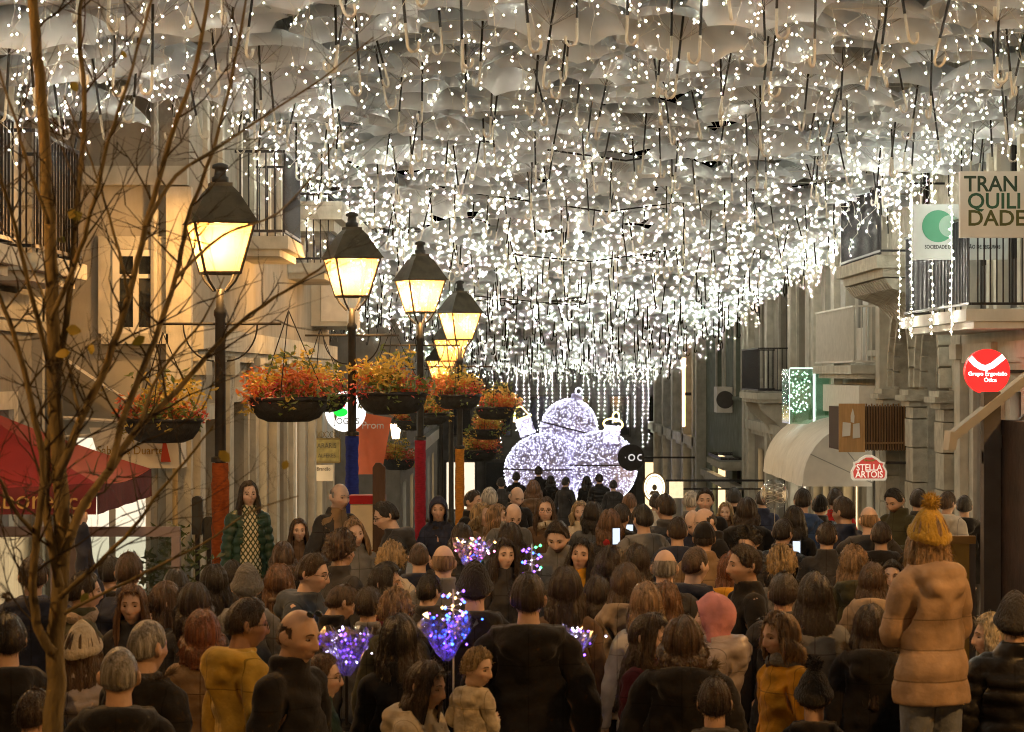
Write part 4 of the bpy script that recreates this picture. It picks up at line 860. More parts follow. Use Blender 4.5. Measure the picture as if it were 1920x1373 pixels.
    for k in range(3): MB().tube([(.15+.3*k, .5, .02), (.14+.3*k, .5, .25+.1*k)], [.05, .01], 6).build('green_bottle', mat('green glass bottle', (.02, .2, .06), .2, .1), o)
    # lit oval portrait sign
    d = 52; p = P(1227, 914, d); o = empty('oval_sign', p); tag(o, 'glowing oval shop sign with a small dark bust emblem', 'sign'); rx, rz = 21/F*d, 27/F*d
    mb = MB(); disc(mb, (0,0,0), 1, -.05, .05, 32, rx, rz); mb.build('face', mat('lit ivory oval', (.7,.65,.5), .5, .05, emit=(1,.86,.6), es=.75), o)
    f = MB(); f.tube([(rx*math.cos(t), -.05, rz*math.sin(t)) for t in np.linspace(0, 2*math.pi, 33)], .018, 6, False); f.tube([(rx*.78*math.cos(t), -.055, rz*.78*math.sin(t)) for t in np.linspace(0, 2*math.pi, 33)], .008, 5, False); f.build('rim', mat('gilded rim', (.3,.2,.07), .5, .1), o)
    h = MB(); disc(h, (0,0,.0), .07, -.062, -.053, 18, .8, 1.05); h.prism([(-.13, -.17), (.13, -.17), (.08, -.08), (-.08, -.08)], lambda x, z: (x, -.062, z), lambda x, z: (x, -.053, z)); h.build('bust_emblem', mat('sepia print', (.16,.11,.06), .6, .1), o)
    MB().box(rx, 5.98-p.x, -.02, .02, rz*.4, rz*.4+.05).build('bracket', M_IRON, o)
    sign_box = sign_board(1268, 917, 26, 34, 52.5, 'lit_menu_board', 'small lit menu board beside the glowing oval sign', mat('lit menu', (.6,.5,.35), .6, .25, 9, emit=(1,.75,.45), es=.35), [], M_DARKT, arm=False)[0]
    MB().box(.1, 5.98-sign_box.location.x, -.015, .015, -.02, .02).build('bracket', M_IRON, sign_box)
    # dark round shop sign near the baubles
    d = 70; p = P(1183, 858, d); o = empty('round_dark_sign', p); tag(o, 'dark round sign with white ring marks beside the glittering baubles', 'sign'); mb = MB(); disc(mb, (0,0,0), .42, -.05, .05, 28); mb.build('face', mat('black sign face', (.02,.02,.022), .5, .1), o)
    f = MB()
    f.tube([(.02+.09*math.cos(t), -.06, .09*math.sin(t)) for t in np.linspace(0, 6.283, 17)], .022, 6, False); f.tube([(.3+.09*math.cos(t), -.06, .09*math.sin(t)) for t in np.linspace(1.2, 5.1, 11)], .022, 6, False); f.tube([(-.19, -.06, .0), (-.17, -.06, 0)], .02, 6)
    f.build('white_rings', emis('ring glow', (1, .95, .9), .25), o); MB().box(.4, 5.98-p.x, -.03, .03, -.03, .03).build('bracket', M_IRON, o)
right_signs()
# ================================================================== MARKET STALL (right, near)
def stall():
    d = 14.2; ex = P(1786, 0, d).x; ez = P(0, 812, d).z; o = empty('market_stall', (3.9, d+1, 0)); tag(o, 'brown market stall with pale eave and dark post at the crowd edge', 'market stall'); ox, oy = 3.9, d+1
    mroof = mat('pale grey roof edge', (.42, .40, .33), .6, .1, 6); mpost = mat('brown grey post paint', (.10, .09, .085), .6, .15, 8); mpan = mat('rusty brown panel', (.035, .018, .012), .8, .5, 5, .3, 20, dirt=.5)
    sl = (P(0, 706, d).z - ez) / (P(1920, 0, d).x - ex); x2 = ex + 1.9
    MB().prism([(ex, ez), (x2, ez + sl*(x2-ex)), (x2, ez + sl*(x2-ex) - .055), (ex+.03, ez-.045)], lambda x, z: (x-ox, d-oy, z), lambda x, z: (x-ox, d-oy+.16, z)).build('roof_edge', mroof, o)
    MB().prism([(ex-.015, ez+.01), (ex+.04, ez+.01), (ex+.015, ez-.11), (ex-.03, ez-.11)], lambda x, z: (x-ox, d-oy-.02, z), lambda x, z: (x-ox, d-oy+.18, z)).build('gutter', mroof, o)
    px0, px1 = P(1848, 0, d).x, P(1880, 0, d).x
    MB().box(px0-ox, px1-ox, d-oy+.05, d-oy+.16, 0, P(0, 735, d).z).build('post', mpost, o)
    MB().prism([(px0, ez-.12), (px0, ez-.2), (x2, ez + sl*(x2-ex) - .22), (x2, ez + sl*(x2-ex) - .12)], lambda x, z: (x-ox, d-oy+.06, z), lambda x, z: (x-ox, d-oy+.12, z)).build('rafter', mpost, o)
    MB().box(px1-ox+.01, px1-ox+1.6, d-oy-1.3, d-oy+.1, 0, P(0, 788, d).z).build('side_panel', mpan, o)
    zt, zb = P(0, 1012, d).z, P(0, 1130, d).z; pa, pb = P(1782, 0, d).x, px0
    MB().box(pa-ox, pb-ox, d-oy+.3, d-oy+.34, zt-.05, zt).build('counter_rail', mat('orange board', (.34, .20, .06), .6, .12), o); MB().box(pa-ox, pa-ox+.06, d-oy+.3, d-oy+.34, 0, zt-.051).build('counter_post', mpost, o)
    MB().box(pa-ox+.061, pb-ox-.04, d-oy+.31, d-oy+.335, .1, zt-.051).build('counter_board', mat('ochre board', (.38, .24, .06), .7, .12), o); MB().box(pb-ox-.039, pb-ox-.001, d-oy+.3, d-oy+.34, 0, zt-.051).build('counter_post', mpost, o)
    mb = MB(); r = random.Random(4)
    for i in range(34): mb.add(*octa((P(1878, 0, d).x-ox-.03+r.uniform(-.006,.006), d-oy+.14, .9 + i*.05), .003))
    tag(mb.build('led_strip', emis('small white led', (1, .95, .9), 2), o, fix=False), kind='stuff')
stall()
def added_hanging_lamp(x, y, z, pw, label):
    o = empty('added_hanging_lamp', (x, y, z)); tag(o, label, 'lamp')
    MB().lathe([(.16, -.02), (.15, .0), (.06, .09), (.03, .1), (.03, .14)], (0,0,0), 16, close=False).build('shade', M_LAMPM, o, True); MB().tube([(0,0,.14), (0,0,.4)], .006, 5).build('cord', M_IRON, o)
    MB().lathe([(.005, -.05), (.03, -.03), (.03, 0), (.015, .03)], (0,0,0), 10).build('bulb_glass', emis('warm bulb glass', (1, .6, .25), 10, False), o, True)
    l = bpy.data.lights.new('lamp_bulb', 'POINT'); l.energy = pw; l.color = LAMPC; l.shadow_soft_size = .06; lo = bpy.data.objects.new('lamp_bulb', l); COL.objects.link(lo); lo.parent = o; lo.location = (0, 0, -.07)
added_hanging_lamp(3.42, 13.1, 2.35, 120, 'added warm hanging lamp under the eave of the market stall')  # unseen lamp added to light the near crowd from the right
# ================================================================== GLITTERING BAUBLES
M_TINSEL = mat('silver violet tinsel', (.58, .55, .75), .5, .45, 30, .6, 60, metal=.3)
M_BL = emis('cool tinsel led', (.80, .78, 1.0), 1.7); M_BLY = emis('gold outline led', (1.0, .72, .18), 3)
def bauble(px, py, rpx, d, label, tilt, n, cap=True, squash=1.0, sd=1):
    p = P(px, py, d); r = rpx/F*d; rr = random.Random(sd); o = empty('giant_bauble', p); o.rotation_euler = (0, tilt, 0); tag(o, label, 'light ornament', 'glittering giant baubles')
    prof = [(max(.01, r*math.sin(math.pi*i/18)), r*squash*-math.cos(math.pi*i/18)) for i in range(19)]
    MB().lathe(prof, (0,0,0), 28).build('shell', M_TINSEL, o, True)
    mb = MB()
    for k in range(n):
        z = rr.uniform(-1, 1); a = rr.uniform(math.pi, 2*math.pi) if rr.random() < .85 else rr.uniform(0, math.pi); q = math.sqrt(1-z*z)
        if abs(z - .08) < .02: continue
        mb.add(*octa((r*1.015*q*math.cos(a), r*1.015*q*math.sin(a), r*squash*1.015*z), rr.uniform(.009, .019)))
    tag(mb.build('lights', M_BL, o, fix=False), kind='stuff')
    MB().lathe([(r*1.0, -.02), (r*1.022, -.02), (r*1.022, .02), (r*1.0, .02)], (0, 0, r*squash*.08), 30, close=False).build('seam_band', M_DARKW, o)
    if cap:
        MB().lathe([(r*.2, 0), (r*.22, r*.16), (r*.18, r*.22), (r*.05, r*.24)], (0, 0, r*squash*.97), 14).build('cap', M_TINSEL, o, True)
        c = MB(); c.tube([(r*.11*math.cos(t), 0, r*squash+r*.3+r*.11*math.sin(t)) for t in np.linspace(0, 6.283, 15)], r*.025, 6, False); c.build('ring', M_BL, o)
bauble(1024, 884, 78, 80, 'largest glittering violet white bauble leaning behind the far silhouettes', 0, 2600, False, .92, 1)
bauble(1066, 808, 54, 80.6, 'upper glittering violet white bauble with cap and ring', .25, 1500, True, 1.12, 2)
bauble(1126, 876, 68, 79.5, 'right hand glittering violet white bauble beside the dark ringed sign', 0, 1900, False, 1.0, 3)
def small_orn(px, py, d, kind):
    o = empty('small_light_ornament', P(px, py, d)); r = random.Random(9); s = 1/F*d
    tag(o, 'golden ringed small light ornament on the right bauble' if kind else 'small lit gift shaped ornament on the left bauble', 'light ornament')
    b = MB(); b.cbox((0, 0, 0), 30*s, .3, 34*s); o.rotation_euler = (0, -.35 if not kind else .1, 0); b.build('body', M_TINSEL, o)
    lb = MB()
    for _ in range(170): lb.add(*octa((r.uniform(-15, 15)*s, -.17, r.uniform(-17, 17)*s), .018))
    tag(lb.build('lights', M_BL, o, fix=False), kind='stuff')
    f = MB(); 
    if kind:
        f.tube([(18*s*math.cos(t), -.2, 20*s + 10*s*math.sin(t)) for t in np.linspace(0, 6.283, 21)], .03, 6, False); f.tube([(6*s*math.cos(t)+4*s, -.2, 34*s + 9*s*math.sin(t)) for t in np.linspace(0, 6.283, 15)], .025, 6, False)
    else:
        f.tube([(-18*s, -.2, 17*s), (18*s, -.2, 17*s)], .03, 6); f.tube([(-16*s, -.2, 19*s), (-6*s, -.2, 40*s), (6*s, -.2, 38*s), (14*s, -.2, 19*s)], .02, 6)
    f.build('outline', M_BLY, o)
small_orn(985, 800, 79.0, 0); small_orn(1147, 815, 78.6, 1)
# ================================================================== PEOPLE
ARM_A = math.radians(38)
SHO = np.array([.178, 0.0, 1.415]); ADIR = np.array([math.sin(ARM_A), 0.0, -math.cos(ARM_A)]); UL, FL = .285, .255
ELB = SHO + ADIR*UL; WRI = ELB + ADIR*FL
HC = np.array([0, -.022, 1.632]); NECK = np.array([0, .012, 1.50])
def head_r(u):
    """radius of the head surface for unit directions u (n,3); face towards -y"""
    u = np.asarray(u, float); x, y, z = u[:, 0], u[:, 1], u[:, 2]
    a, b, c = .0765, .0975, .121
    low = np.clip(-z, 0, 1); wx = a * (1 - .26*sstep(.15, .95, low)); back = np.clip(y, 0, 1)
    wy = b * (1 - .30*sstep(.2, .9, low)*sstep(.0, .5, back)); wy = wy * np.where(y < 0, .98, 1.04)
    r = 1/np.sqrt((x/wx)**2 + (y/wy)**2 + (z/c)**2)
    p = u * r[:, None]
    def g(cx, cy, cz, sx, sy, sz): return np.exp(-((p[:,0]-cx)/sx)**2 - ((p[:,1]-cy)/sy)**2 - ((p[:,2]-cz)/sz)**2)
    f = np.where(y < .1, 1.0, 0.0)
    d = .0
    d = d + .020*g(0, -.095, -.027, .0125, .06, .016) + .014*g(0, -.095, -.004, .009, .06, .022) + .006*g(.013, -.09, -.032, .009, .05, .009) + .006*g(-.013, -.09, -.032, .009, .05, .009)
    d = d + .006*(g(.03, -.085, .026, .022, .05, .009) + g(-.03, -.085, .026, .022, .05, .009))
    d = d - .013*(g(.032, -.083, .008, .017, .05, .011) + g(-.032, -.083, .008, .017, .05, .011))
    d = d + .006*(g(.048, -.065, -.022, .02, .05, .018) + g(-.048, -.065, -.022, .02, .05, .018))
    d = d + .009*g(0, -.09, -.058, .022, .05, .007) + .009*g(0, -.09, -.070, .018, .05, .007) - .007*g(0, -.09, -.064, .022, .05, .0028) - .004*g(0, -.09, -.083, .022, .05, .007)
    d = d + .011*g(0, -.085, -.104, .022, .05, .014) + .004*(g(.055, -.02, -.075, .02, .04, .02) + g(-.055, -.02, -.075, .02, .04, .02))
    return r + d*f
def sph(nu, nv):
    V = []; Fc = []
    for i in range(nv+1):
        t = math.pi*i/nv
        for k in range(nu): a = 2*math.pi*k/nu; V.append((math.sin(t)*math.cos(a), math.sin(t)*math.sin(a), math.cos(t)))
    for i in range(nv):
        for k in range(nu): Fc.append((i*nu+k, i*nu+(k+1) % nu, (i+1)*nu+(k+1) % nu, (i+1)*nu+k))
    return np.array(V), Fc
def etube(mb, pts, rads, seg=16, axis=None):
    """loft of ellipses (rx, ry) lying in horizontal planes"""
    V = []; Fc = []
    for (x, y, z), (rx, ry) in zip(pts, rads):
        for k in range(seg): a = 2*math.pi*k/seg; V.append((x+rx*math.cos(a), y+ry*math.sin(a), z))
    n = len(pts)
    for i in range(n-1):
        for k in range(seg): Fc.append((i*seg+k, i*seg+(k+1) % seg, (i+1)*seg+(k+1) % seg, (i+1)*seg+k))
    Fc.append(tuple(range(seg))[::-1]); Fc.append(tuple((n-1)*seg+k for k in range(seg))); mb.add(V, Fc)
def capsule(mb, a, b, ra, rb, seg=12):
    a, b = Vector(a), Vector(b); d = (b-a).normalized(); pts = []; rad = []
    for t in (-.98, -.8, -.45): pts.append(a + d*ra*t); rad.append(ra*math.sqrt(max(.02, 1-t*t)))
    for t in (0, .5, 1): pts.append(a.lerp(b, t)); rad.append(ra+(rb-ra)*t)
    for t in (.45, .8, .98): pts.append(b + d*rb*t); rad.append(rb*math.sqrt(max(.02, 1-t*t)))
    mb.tube(pts, rad, seg)
def remesh(mb, vox, ratio=None, smooth=0, sharp_keep=None):
    me = mb.mesh('tmp'); o = bpy.data.objects.new('tmp', me); COL.objects.link(o)
    m = o.modifiers.new('r', 'REMESH'); m.mode = 'VOXEL'; m.voxel_size = vox; m.use_smooth_shade = True
    if smooth: s = o.modifiers.new('s', 'SMOOTH'); s.iterations = smooth; s.factor = .5
    if ratio: d = o.modifiers.new('d', 'DECIMATE'); d.ratio = ratio
    dg = bpy.context.evaluated_depsgraph_get(); e = o.evaluated_get(dg); m2 = e.to_mesh()
    V = np.empty(len(m2.vertices)*3); m2.vertices.foreach_get('co', V); V = V.reshape(-1, 3).copy(); Fc = [tuple(p.vertices) for p in m2.polygons]; N = np.empty(len(V)*3); m2.vertices.foreach_get('normal', N); N = N.reshape(-1, 3).copy()
    e.to_mesh_clear(); bpy.data.objects.remove(o); bpy.data.meshes.remove(me)
    return V, Fc, N
def M3(p): return (-p[0], p[1], p[2])
def body_template():
    mb = MB(); hv, hf = sph(112, 84); hv = hv * head_r(hv)[:, None] + HC; mb.add(hv, hf)
    for s in (1, -1):
        ev, ef = sph(16, 12); e = ev * np.array([.011, .021, .033]); e[:, 0] += .076; e[:, 1] += .018 + e[:, 2]*.15 + np.abs(e[:,0]-.076)*.2; e[:, 2] += -.002
        e[:, 0] += np.clip(e[:, 1]-.016, 0, 1)*.5; e = e * np.array([s, 1, 1]) + HC; mb.add(e, ef if s > 0 else [f[::-1] for f in ef])
    etube(mb, [(0, .022, 1.42), (0, .018, 1.47), (0, .006, 1.53), (0, -.002, 1.57)], [(.075, .07), (.06, .06), (.055, .056), (.052, .055)], 18)
    etube(mb, [(0, .0, .86), (0, .0, .93), (0, -.005, 1.02), (0, -.005, 1.12), (0, -.01, 1.24), (0, 0, 1.34), (0, .01, 1.41), (0, .015, 1.455)],
          [(.15, .1), (.165, .115), (.148, .105), (.142, .1), (.165, .115), (.172, .11), (.15, .085), (.08, .06)], 22)
    for s in (1, -1):
        q = (lambda p: tuple(p)) if s > 0 else M3
        capsule(mb, q(SHO + [-.03, 0, 0]), q(ELB), .056, .042); capsule(mb, q(ELB), q(WRI), .043, .028)
        h0 = WRI; h1 = WRI + ADIR*.085; side = np.array([0, -1, 0.0]); nor = np.cross(ADIR, side)
        for t in (-.026, -.009, .009, .026): capsule(mb, q(h0 + ADIR*.02 + side*t*.8), q(h1 + side*t), .017, .0135, 8)
        for t, L in ((-.030, .062), (-.0105, .082), (.0105, .088), (.030, .078)):
            b0 = h1 + side*t; b1 = b0 + ADIR*L*.5 - nor*.004 + side*t*.12; b2 = b1 + ADIR*L*.47 - nor*.018 + side*t*.08
            capsule(mb, q(b0), q(b1), .0092, .0085, 8); capsule(mb, q(b1), q(b2), .0085, .007, 8)
        t0 = h0 + ADIR*.03 + side*.03; t1 = t0 + ADIR*.035 + side*.03; capsule(mb, q(t0), q(t1), .0125, .0105, 8); capsule(mb, q(t1), q(t1 + ADIR*.036 + side*.004), .0105, .0085, 8)
        capsule(mb, (s*.088, 0, .88), (s*.095, -.005, .5), .085, .055); capsule(mb, (s*.095, -.005, .5), (s*.1, .02, .09), .055, .036); capsule(mb, (s*.1, .03, .05), (s*.108, -.14, .035), .038, .03)
    V, Fc, N = remesh(mb, .0068, .30)
    ax = np.stack([np.abs(V[:, 0]), V[:, 1], V[:, 2]], 1); t = (ax - SHO) @ ADIR       # slimmer where clothes cover it
    hand = (t > UL + FL - .05) & (ax[:, 0] > .3); cov = (1 - sstep(1.40, 1.47, V[:, 2]))*np.where(hand, 0, 1)*np.where(V[:, 2] < .14, 0, 1)
    return V - N*(.02*cov)[:, None], Fc, N
def decim(V, Fc, ratio):
    me = nmesh('t', V, Fc); o = bpy.data.objects.new('t', me); COL.objects.link(o); d = o.modifiers.new('d', 'DECIMATE'); d.ratio = ratio
    dg = bpy.context.evaluated_depsgraph_get(); e = o.evaluated_get(dg); m2 = e.to_mesh()
    W = np.empty(len(m2.vertices)*3); m2.vertices.foreach_get('co', W); W = W.reshape(-1, 3).copy(); G = [tuple(p.vertices) for p in m2.polygons]
    e.to_mesh_clear(); bpy.data.objects.remove(o); bpy.data.meshes.remove(me); return W, G
def coat_template(hem, flare, fat, hood, collar, vox=.0145):
    mb = MB(); k = fat
    zs = [hem, hem+.05, .80, .93, 1.05, 1.15, 1.26, 1.35, 1.42, 1.468]
    prof = {.80: (.182, .138), .93: (.18, .135), 1.05: (.166, .124), 1.15: (.168, .122), 1.26: (.184, .13), 1.35: (.196, .125), 1.42: (.172, .106), 1.468: (.098, .082)}
    pts = []; rad = []
    for z in zs:
        if z in prof: rx, ry = prof[z]
        else: rx, ry = .19 + flare*(.8-z), .145 + flare*.8*(.8-z)
        if z in (.80, .93) and hem > .75: rx, ry = .186, .138
        if z >= .80 and z < hem: continue
        e = 1 + (k-1)*(.4 if z > 1.4 else 1); pts.append((0, -.004 if z < 1.3 else .008, z)); rad.append((rx*e, ry*e))
    o = np.argsort([p[2] for p in pts]); pts = [pts[i] for i in o]; rad = [rad[i] for i in o]
    etube(mb, pts, rad, 26)
    for s in (1, -1):
        q = (lambda p: tuple(p)) if s > 0 else M3
        capsule(mb, q(SHO + [-.045, 0, -.008]), q(ELB), .078*k, .064*k); capsule(mb, q(ELB), q(WRI + ADIR*.0), .065*k, .050*k)
    if collar: etube(mb, [(0, .012, 1.42), (0, .01, 1.47), (0, .004, 1.47+collar)], [(.112, .1), (.092, .09), (.086, .088)], 20)
    if hood:
        pts = []; R = []
        for t in np.linspace(-1.9, 1.9, 15): pts.append((.112*math.sin(t)*1.12, .012 + .118*math.cos(t), 1.485 - .03*math.cos(t) + .012*math.cos(2*t))); R.append(.038 + .03*max(0, math.cos(t)))
        mb.tube(pts, R, 10); capsule(mb, (-.055, .135, 1.41), (.055, .135, 1.41), .062, .062); capsule(mb, (0, .145, 1.40), (0, .125, 1.27), .055, .03)
    return remesh(mb, vox, None, 3)
def trouser_template():
    mb = MB(); etube(mb, [(0, 0, .82), (0, 0, .92), (0, 0, 1.0)], [(.165, .12), (.172, .122), (.16, .112)], 18)
    for s in (1, -1): capsule(mb, (s*.088, 0, .87), (s*.096, -.004, .48), .098, .074); capsule(mb, (s*.096, -.004, .48), (s*.1, .015, .11), .074, .064)
    return remesh(mb, .02, .35, 2)
def shoe_template(s):
    mb = MB(); capsule(mb, (s*.1, .035, .055), (s*.11, -.15, .045), .047, .04, 10); return remesh(mb, .014, .4)
BODY = body_template(); print('body tris', len(BODY[1]))
BODY_L = decim(BODY[0], BODY[1], .30)
COATS = {'jacket': coat_template(.76, .1, 1.0, False, .075), 'hoodie': coat_template(.78, .05, 1.02, True, .05), 'puffer': coat_template(.74, .05, 1.12, False, .085), 'parka': coat_template(.62, .16, 1.1, True, .06), 'long': coat_template(.42, .14, 1.02, False, .08), 'hip': coat_template(.81, .1, 1.13, True, .07)}
def quilt(V, N, step=.082, amp=.011):
    W = V.copy(); x = np.abs(V[:, 0]); s = (np.stack([x, V[:,1], V[:,2]], 1) - SHO) @ ADIR; perp = np.linalg.norm((np.stack([x, V[:,1], V[:,2]], 1) - SHO) - s[:,None]*ADIR, axis=1)
    arm = (x > .18) & (perp < .13) & (s > .03); ph = np.where(arm, s, V[:, 2])/step
    return W + N*(amp*(np.abs(np.sin(np.pi*ph))**.6*1.6 - 1.0))[:, None]
pv, pf, pn = COATS['puffer']; COATS['puffer'] = (quilt(pv, pn), pf, pn)
pv, pf, pn = COATS['parka']; COATS['quilt_parka'] = (quilt(pv, pn, .10, .009), pf, pn)
pv, pf, pn = COATS['hip']; lowz = (1-sstep(1.16, 1.24, pv[:, 2]))[:, None]; COATS['hip'] = (pv + (quilt(pv, pn, .155, .012) - pv)*np.where(np.abs(pv[:, :1]) > .21, .55, 1)*np.maximum(lowz, np.abs(pv[:, :1]) > .21), pf, pn)
COATS_L = {k: decim(v[0], v[1], .33) for k, v in COATS.items()}
TROU = trouser_template(); SHOE = {1: shoe_template(1), -1: shoe_template(-1)}
def min_rot(a, b):
    a = Vector(a).normalized(); b = Vector(b).normalized(); return np.array(a.rotation_difference(b).to_matrix())
ARMS = {'down': ((.16, .03, -1), (.10, -.13, -1)), 'pocket': ((.34, .16, -1), (-.12, -.5, -.75)), 'front': ((.16, -.18, -1), (-.42, -.85, .12)), 'phone': ((.24, -.5, -.85), (-.22, -.62, .75)),
        'up': ((.42, -.12, .9), (.08, -.1, 1)), 'hold': ((.30, -.3, -1), (-.55, -.8, .3)), 'hip': ((.6, .25, -.9), (-.75, -.35, -.55)), 'out': ((.5, -.45, -.7), (.1, -.8, .25)), 'legs': ((.25, -.5, -.85), (-.1, -.9, -.1))}
def eul(yaw, pitch, roll): return np.array(Matrix.Rotation(yaw, 3, 'Z') @ Matrix.Rotation(pitch, 3, 'X') @ Matrix.Rotation(roll, 3, 'Y'))
def pose(V, arms, hrot, wide, hs, sit=False):
    """linear-blend skinning of a rest-pose surface: both arms, head, small forward bend"""
    V = V.copy(); out = V.copy()
    for s, (u, f) in ((1, arms[0]), (-1, arms[1])):
        sg = np.array([s, 1, 1]); sh, el = SHO*sg, ELB*sg; ad = ADIR*sg
        R1 = min_rot(ad, np.array(u)*sg); R2 = min_rot(ad, np.array(f)*sg)
        r = V - sh; t = r @ ad; perp = np.linalg.norm(r - t[:, None]*ad, axis=1)
        w1 = sstep(-.05, .075, t) * (1 - sstep(.105, .15, perp)) * sstep(.08, .15, V[:, 0]*s); w2 = sstep(UL-.05, UL+.05, t) * w1
        w1 = np.maximum(w1, np.where(t > UL, (1 - sstep(.105, .15, perp))*sstep(.15, .2, V[:, 0]*s), 0)); w2 = np.where(t > UL+.05, w1, w2)
        pu = sh + r @ R1.T; el2 = sh + R1 @ (el - sh); pf_ = el2 + (V - el) @ R2.T
        out = out*(1-w1)[:, None] + pu*(w1-w2)[:, None] + pf_*w2[:, None]
    nk = sstep(1.468, 1.545, V[:, 2]) * (np.abs(V[:, 0]) < .14)
    hd = NECK + ((V - NECK)*(1 + (hs-1)*nk)[:, None]) @ hrot.T
    out = out*(1-nk)[:, None] + hd*nk[:, None]
    if sit:
        hz = .90; kz = .48; RX = np.array(Matrix.Rotation(math.radians(-80), 3, 'X')); RK = np.array(Matrix.Rotation(math.radians(5), 3, 'X'))
        w = 1 - sstep(hz-.06, hz+.06, V[:, 2]); k = (1 - sstep(kz-.05, kz+.05, V[:, 2])); piv = np.array([0, 0, hz]); leg = (V[:, 2] < 1.02) & (np.abs(V[:, 0]) < .24)
        w = w*leg; k = k*leg; th = piv + (V-piv) @ RX.T; kp = np.array([0, 0, kz]); kn = piv + (kp-piv) @ RX.T; sn = kn + (V-kp) @ RK.T
        out = out*(1-w)[:, None] + th*(w*(1-k))[:, None] + sn*(w*k)[:, None]
    if wide != 1:
        out[:, 0] = out[:, 0]*(1 + (wide-1)*(1-nk)); 
    return out
def lathe_head(dirs): return dirs*head_r(dirs)[:, None]
def to_head(Vh, hrot, hs): return NECK + ((Vh + HC - NECK)*hs) @ hrot.T
def hair_mesh(style, seed, vol=1.0):
    """cap grown from the scalp; lon 0 = face, columns run crown -> hairline (-> down the back)"""
    r = np.random.default_rng(seed); nc, nr = 80, 15
    lon = np.linspace(-np.pi, np.pi, nc, endpoint=False); al = np.abs(lon)
    hl_short = np.interp(al, [0, .5, .85, 1.05, 1.35, 1.75, 2.2, np.pi], [.74, .72, .58, .20, .02, -.18, -.46, -.56])
    if style == 'balding': hl_short = hl_short
    th = np.arccos(np.clip(hl_short, -.98, .98))
    thick = {'short': .016, 'buzz': .006, 'balding': .0055, 'curly': .034, 'long': .022, 'bob': .024, 'bun': .012, 'wavy': .03, 'pony': .012, 'messy': .022}[style]*vol
    strand = np.convolve(np.r_[r.normal(0, 1, nc+8)], np.ones(3)/3, 'same')[4:-4]; strand2 = r.normal(0, 1, nc)
    V = []; rows = nr
    part = r.uniform(-.25, .25)
    for i in range(rows+1):
        t = i/rows; ang = t*th
        cd = np.stack([np.sin(ang)*np.sin(lon), -np.sin(ang)*np.cos(lon), np.cos(ang)], 1)
        rr = head_r(cd); top = thick*(1.15 - .35*t) * (1 + (.34*strand + .16*strand2)*(.3 + t)); 
        if style in ('curly', 'wavy', 'messy'): top = top + (.010 if style == 'curly' else .006)*r.normal(0, 1, nc)
        if style == 'short': top = top*(1 + .5*np.exp(-(al/1.0)**2)*t) * np.where(al > 1.5, .75, 1)
        if style in ('long', 'wavy', 'bob'): top = top - thick*.55*np.exp(-(np.abs(cd[:, 0] - part)/.10)**2)*np.where(cd[:, 1] < .45, 1, .2)
        if i == rows: top = top*.25 - .002
        V.append(cd*(rr + top)[:, None])
    grid = np.array(V)                                   # rows+1, nc, 3
    if style in ('long', 'bob', 'wavy'):
        Lmax = {'long': .34, 'bob': .14, 'wavy': .30}[style]*r.uniform(.85, 1.15); n2 = 16
        fr = sstep(.75, 1.15, al)                        # which columns fall
        base = grid[-2].copy(); out = base.copy(); rad = np.stack([np.sin(lon), -np.cos(lon), np.zeros(nc)], 1)
        # keep falling columns outside ears
        ext = []
        for i in range(1, n2+1):
            t = i/n2; p = base.copy(); L = Lmax*fr*(1 + .06*strand)
            p[:, 2] = base[:, 2]*(1) - L*t
            flare = .012*np.sin(np.pi*min(1, t*1.3)) + .03*t*t*(al > 2.0) + .008*strand*t
            if style == 'wavy': flare = flare + .014*np.sin(t*11 + strand*2)*t
            lim = np.where(al > 1.9, .080, .076); 
            w = np.hypot(p[:, 0], p[:, 1]); tgt = np.maximum(w, lim*fr) + flare*fr + (.012 if style != 'bob' else .016)*fr*np.minimum(1, t*4)
            if style == 'bob': tgt = tgt - .03*max(0, t-.6)*fr
            sc = np.where(w > 1e-4, tgt/np.maximum(w, 1e-4), 1); p[:, 0] *= 1 + (sc-1)*fr; p[:, 1] *= 1 + (sc-1)*fr
            front = fr*(al < 1.7); p[:, 1] -= .012*front*t
            p += r.normal(0, .0022, p.shape)*fr[:, None]; ext.append(p)
        e = np.array(ext); last = e[-1]*np.array([.9, .9, 1]) ; grid = np.concatenate([grid[:-1], e, last[None]], 0)
    R_, C_ = grid.shape[:2]; V = grid.reshape(-1, 3); Fc = []
    for i in range(R_-1):
        for k in range(C_): Fc.append((i*C_+k, i*C_+(k+1) % C_, (i+1)*C_+(k+1) % C_, (i+1)*C_+k))
    if style == 'balding':
        keep = []
        for f in Fc:
            c = V[list(f)].mean(0); c = c/np.linalg.norm(c)
            if c[2] < .55 and (c[1] > -.22): keep.append(f)
        Fc = keep
    V = V.copy()
    if style in ('bun', 'pony'):
        if style == 'bun':
            sv, sf = sph(16, 10); q = sv*(.042 + .004*r.normal(0, 1, len(sv)))[:, None] + np.array([0, .095, .075])
        else:
            mb = MB(); pts = [(0, .095, .05), (0, .13, .045), (.005, .15, -.02), (.012, .145, -.12), (.01, .13, -.22), (0, .125, -.3)]; mb.tube(pts, [.02, .026, .032, .032, .024, .008], 10); q, sf = np.array([tuple(v) for v in mb.V]), mb.F
        n = len(V); V = np.concatenate([V, q]); Fc = Fc + [tuple(i+n for i in f) for f in sf]
    return V, Fc
